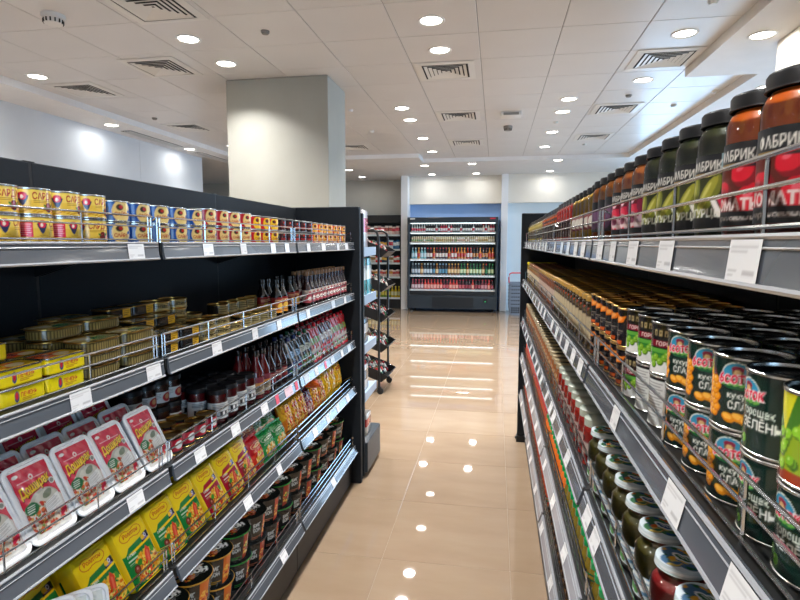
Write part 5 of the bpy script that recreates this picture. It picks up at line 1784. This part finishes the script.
# ------------------------------------------------------------------ distant grocery shelves before the taupe wall
sx0, sx1, sy = -3.62, -2.12, 12.35
wk = empty('wall_shelving', ((sx0 + sx1) / 2, sy, 0))
tag(wk, 'distant black wall shelving with packets, left of the cooler', 'shelving')
hw = (sx1 - sx0) / 2
q = MB(); q.bbox(-hw, hw, .42, .46, 0, 2.13, .004); obj('back_panel', q.mesh('back_panel', ['shelf']), wk)
for s in (-1, 1):
    q = MB(); q.box(min(s * hw, s * (hw - .03)), max(s * hw, s * (hw - .03)), 0, .42, 0, 2.13); obj('side_panel', q.mesh('side_panel', ['shelf'], 0), wk)
q = MB(); q.bbox(-hw, hw, -.01, .42, 1.95, 2.13, .004); obj('header', q.mesh('header', ['shelf']), wk)
q = MB(); q.bbox(-hw, hw, -.01, .42, .0, .24, .004); obj('base', q.mesh('base', ['shelf']), wk)
WZ = [1.69, 1.36, 1.05, .73, .25]
for z in WZ:
    q = MB(); q.box(-hw + .03, hw - .03, .0, .42, z - .02, z); s = obj('shelf', q.mesh('shelf', ['shelf'], 0), wk)
    q = MB(); q.box(-hw + .03, hw - .03, -.012, -.0005, z - .035, z + .006); obj('price_rail', q.mesh('price_rail', ['coolshelf'], 0), s)
def packet(w, d, h, c1, c2, c3):
    q = MB()
    def ring(k, z):
        p = rrect(w + k, d + k, .006, 2)
        return np.c_[p, np.full(len(p), z)]
    q.loft([ring(-.006, 0), ring(0, .006), ring(0, h * .4), ring(0, h * .42), ring(0, h * .78), ring(0, h * .8), ring(-.002, h - .006), ring(-.012, h)], cols=[c1, c1, c1, c2, c2, c1, c1, c3])
    return Proto(q.mesh('packet', ['gloss']))
spec = [(0, .2, .085, [('d8b8b0', 'c83a4a', 'e0d0cc'), ('e0d4cc', 'a84a3a', 'd8c0b8')], 'pink and white packet'),
        (1, .21, .075, [('2f6a9a', 'd8e0e4', '3a7aa8'), ('c8d8e0', 'c8303a', '4a90b8'), ('1c2a3a', 'd8a83a', '2a4a6a')], 'blue and white packet'),
        (2, .16, .07, [('c8302c', 'e0d8cc', 'a82a24'), ('d8d4c8', '8a6a3a', 'c8c0b0'), ('2a3a4a', 'c8a03a', '3a4a5a')], 'red and cream packet'),
        (3, .16, .08, [('d8c0b8', 'b84a44', 'e0d0c8'), ('e0d0b8', 'c88a3a', 'd8c8b0')], 'salmon and cream packet')]
wdn = ('top', 'second', 'third', 'fourth', 'bottom')
for li, h, w, pal, d in spec:
    P = [packet(w - .006, .12, h, *p) for p in pal]
    n = int((2 * hw - .1) / w)
    for k in range(n):
        x = (sx0 + sx1) / 2 + hw - .05 - (k + .5) * w
        put(P[(k // 2) % len(P)], 'packet', (x, sy + .08, WZ[li]), '%s %s from the pilaster, %s shelf of the distant wall shelving' % (nth(k + 1), d, wdn[li]), 'packet', 'packets on the distant wall shelving', sc=(1, 1, 1 - .1 * (k % 3 == 1)))
oil = [drink('b8a01c', 'd8c83a', 'c8c890', .26, .036), drink('6a8a24', 'e0c030', 'd8c84a', .26, .036)]
for k in range(18):
    x = (sx0 + sx1) / 2 + hw - .07 - k * .077
    put(oil[(k // 3) % 2], 'oil_bottle', (x, sy + .07, WZ[4]), '%s yellow oil bottle from the pilaster, bottom shelf of distant wall shelving' % nth(k + 1), 'bottle', 'oil bottles on the distant wall shelving')

# ------------------------------------------------------------------ end display at the far end of the noodle unit
ex0, ex1, ey0, ey1 = -1.66, -.80, 3.27, 3.62
ec = empty('end_display', (0, 0, 0))
tag(ec, 'end display shelves with pale blue lips behind the noodle unit', 'shelving')
q = MB(); q.bbox(ex0, ex1, ey0, ey0 + .03, .02, 1.68, .003); obj('back_panel', q.mesh('back_panel', ['panel']), ec)
q = MB(); q.bbox(ex0, ex1 + .015, ey0 + .03, ey1 + .07, .03, .235, .006); obj('base', q.mesh('base', ['coolbody']), ec)
for x in (ex1 - .03, ex0 + .06):
    q = MB(); q.lathe([(.014, 0), (.018, .004), (.018, .012), (.008, .014), (.008, .035)], 12, cx=x, cy=ey1 + .04); obj('foot', q.mesh('foot', ['rubber']), ec)
EZ = [1.47, 1.17, .86, .55]
for z in EZ:
    q = MB(); q.box(ex0, ex1 - .01, ey0 + .03, ey1, z - .014, z); s = obj('shelf', q.mesh('shelf', ['endlip'], 0), ec)
    q = MB(); q.prism([(ex0, z), (ex0, z - .05), (ex1, z - .05), (ex1, z)], ey1, ey1 + .012); obj('price_rail', q.mesh('price_rail', ['endlip'], 0), s)
    q = MB()
    v = [(ex1 - .01, ey0 + .03, z - .055), (ex1 - .01, ey1 + .012, z - .048), (ex1 - .01, ey1 + .012, z + .004), (ex1 - .01, ey0 + .03, z + .004)]
    v += [(x + .012, y, zz) for x, y, zz in v]
    q.add(v, [(3, 2, 1, 0), (4, 5, 6, 7), (0, 1, 5, 4), (1, 2, 6, 5), (2, 3, 7, 6), (3, 0, 4, 7)], smooth=False)
    obj('side_cheek', q.mesh('side_cheek', ['endlip'], 0), s)
bx1 = packet(.09, .13, .235, 'd8d4d8', 'c83a5a', 'e8e4e8')
bx2 = packet(.06, .12, .235, '3aa0a8', 'e4eef0', '2f8a94')
bx3 = packet(.085, .13, .16, '22242a', 'c8ccd0', '8a8c90')
bx4 = packet(.085, .13, .17, 'd8dce0', '5a6470', 'b83a44')
bx5 = packet(.085, .13, .14, 'c8c4c0', 'a83a3a', 'd8d4d0')
for k in range(8):
    x = ex1 - .058 - k * .096
    put(bx1, 'snack_packet', (x, ey0 + .13, EZ[0]), '%s pink and white packet from the aisle, top of the end display' % nth(k + 1), 'packet', 'packets on the end display', rz=jit(.1))
    put(bx3, 'snack_packet', (x, ey0 + .13, EZ[2]), '%s black and silver packet from the aisle, third shelf of end display' % nth(k + 1), 'packet', 'packets on the end display')
    put(bx4, 'snack_packet', (x, ey0 + .13, EZ[3]), '%s pale grey packet from the aisle, lowest shelf of end display' % nth(k + 1), 'packet', 'packets on the end display')
    put(bx5, 'snack_packet', (x, ey0 + .2, .236), '%s pale red packet from the aisle, base of end display' % nth(k + 1), 'packet', 'packets on the end display')
for k in range(11):
    for j in range(2):
        put(bx2, 'carton', (ex1 - .045 - k * .066, ey0 + .11 + j * .13, EZ[1]), '%s teal carton from the aisle, %s row, second shelf of end display' % (nth(k + 1), ('back', 'front')[j]), 'carton', 'teal cartons on the end display')

# ------------------------------------------------------------------ wheeled wire rack with tilted trays
rk = empty('snack_rack', (0, 0, 0))
tag(rk, 'black wheeled rack with five tilted trays beyond the noodle unit', 'rack')
rx0, rx1, ry0, ry1 = -1.55, -1.12, 5.22, 5.68
for y in (ry0, ry1):
    q = MB(); q.tube([(rx1, y, .07), (rx1, y, 1.55), (rx1 - .015, y, 1.60), (rx1 - .05, y, 1.625), (rx0 + .05, y, 1.625), (rx0 + .015, y, 1.60), (rx0, y, 1.55), (rx0, y, .07)], .0125, 8)
    obj('side_frame', q.mesh('side_frame', ['rackblack']), rk)
    for x in (rx0, rx1):
        q = MB()
        q.lathe([(.0003, -.011), (.024, -.011), (.032, -.007), (.032, .007), (.024, .011), (.0003, .011)], 16)
        v = q.v[-1]
        q.v[-1] = np.stack([v[:, 0], v[:, 2], v[:, 1]], 1) + (x + .012, y, .033)
        q.box(x - .012, x + .02, y - .018, y - .013, .03, .075, mi=0); q.box(x - .012, x + .02, y + .013, y + .018, .03, .075); q.box(x - .012, x + .02, y - .018, y + .018, .066, .074)
        obj('caster', q.mesh('caster', ['rubber']), rk)
RZ = [1.36, 1.02, .72, .42, .12]
rpk = [packet(.07, .03, .11, 'a82a2c', 'e0d4c4', 'c83a34'), packet(.07, .03, .11, 'd8d4cc', '3a5a4a', 'b8b4a8'), packet(.07, .03, .11, '24262a', 'c8443a', '3a3a3e'), packet(.07, .03, .11, '3a6a3a', 'e0dccc', 'c8a03a')]
pn = 0
for k, z in enumerate(RZ):
    tl_ = [(rx0 - .02, z + .17), (rx1 + .02, z), (rx1 + .085, z + .06)]
    q = MB()
    q.prism([(rx0 - .02, z + .17), (rx1 + .02, z), (rx1 + .02, z + .006), (rx0 - .018, z + .177)], ry0 + .016, ry1 - .016)
    t = obj('tray', q.mesh('tray', ['rackblack'], 0), rk)
    q = MB(); q.prism([(rx1 + .02, z), (rx1 + .085, z + .055), (rx1 + .082, z + .06), (rx1 + .018, z + .006)], ry0 + .016, ry1 - .016); obj('front_lip', q.mesh('front_lip', ['rackblack'], 0), t)
    for y in (ry0 + .014, ry1 - .018):
        q = MB(); q.prism([(rx0 - .02, z + .17), (rx1 + .02, z), (rx1 + .09, z + .058), (rx1 - .02, z + .12), (rx0 - .01, z + .27)], y, y + .004); obj('side_cheek', q.mesh('side_cheek', ['rackblack'], 0), t)
    for y in np.linspace(ry0 + .1, ry1 - .1, 3):
        q = MB(); q.tube([(rx0 - .01, y, z + .24), (rx1 + .05, y, z + .10)], .003, 5); obj('divider_wire', q.mesh('divider_wire', ['chrome']), t)
    for i in range(5):
        for j in range(5):
            s = i / 5 + .1
            x = rx0 + .03 + (rx1 - rx0) * s
            zz = z + .17 - .17 * (x - rx0 + .02) / (rx1 - rx0 + .04)
            y = ry0 + .07 + j * .08
            pn += 1
            put(rpk[(i * 2 + j * 3 + k) % 4], 'snack_packet', (x, y, zz + .01), '%s packet from the near side, %s row from front, %s tray of wheeled rack' % (nth(j + 1), nth(5 - i), nth(k + 1)), 'packet', 'packets on the wheeled rack', tilt=rad(-28), rz=jit(.1))

# ------------------------------------------------------------------ stacked shopping baskets by the pilaster
def basket_proto():
    q = MB()
    def ring(w, d, z, r=.03):
        p = rrect(w, d, r, 3)
        return np.c_[p, np.full(len(p), z)]
    q.loft([ring(.24, .36, .004), ring(.25, .37, 0), ring(.30, .43, .20), ring(.325, .455, .205), ring(.325, .455, .225), ring(.305, .435, .225), ring(.292, .422, .205), ring(.24, .36, .012)], cap1=True)
    body = q.mesh('shopping_basket', ['basketgrey'])
    w = MB()
    for s in (-1, 1):
        for k in range(7):
            for r in range(3):
                xo = s * (.129 + .022 * (r + .7) / 3)
                w.box(xo - .003, xo + .003, -.15 + k * .047, -.122 + k * .047, .05 + r * .045, .08 + r * .045)
    for s in (-1, 1):
        for k in range(5):
            for r in range(3):
                yo = s * (.189 + .026 * (r + .7) / 3)
                w.box(-.10 + k * .045, -.072 + k * .045, yo - .003, yo + .003, .05 + r * .045, .08 + r * .045)
    h = MB()
    h.tube([(-.15, -.02, .215), (-.155, -.02, .33), (-.14, -.02, .40), (-.10, -.02, .425), (.10, -.02, .425), (.14, -.02, .40), (.155, -.02, .33), (.15, -.02, .215)], .013, 8)
    return Proto(body, [('slots', w.mesh('slots', ['rubber'], 0), []), ('handle', h.mesh('handle', ['red_plastic']), [])]), Proto(body, [('slots', w.mesh('slots', ['rubber'], 0), [])])
bk, bk0 = basket_proto()
for k in range(7):
    put(bk if k == 6 else bk0, 'shopping_basket', (.435, 11.75, .0 + k * .075), ('lowest grey shopping basket of the stack by the pilaster', 'second grey shopping basket up in the stack', 'third grey shopping basket up in the stack', 'fourth grey shopping basket up in the stack', 'fifth grey shopping basket up in the stack', 'grey shopping basket just under the red-handled one', 'topmost grey shopping basket with upright red handle')[k], 'basket', 'stacked shopping baskets', sc=(1.0, 1.0, 1.0))
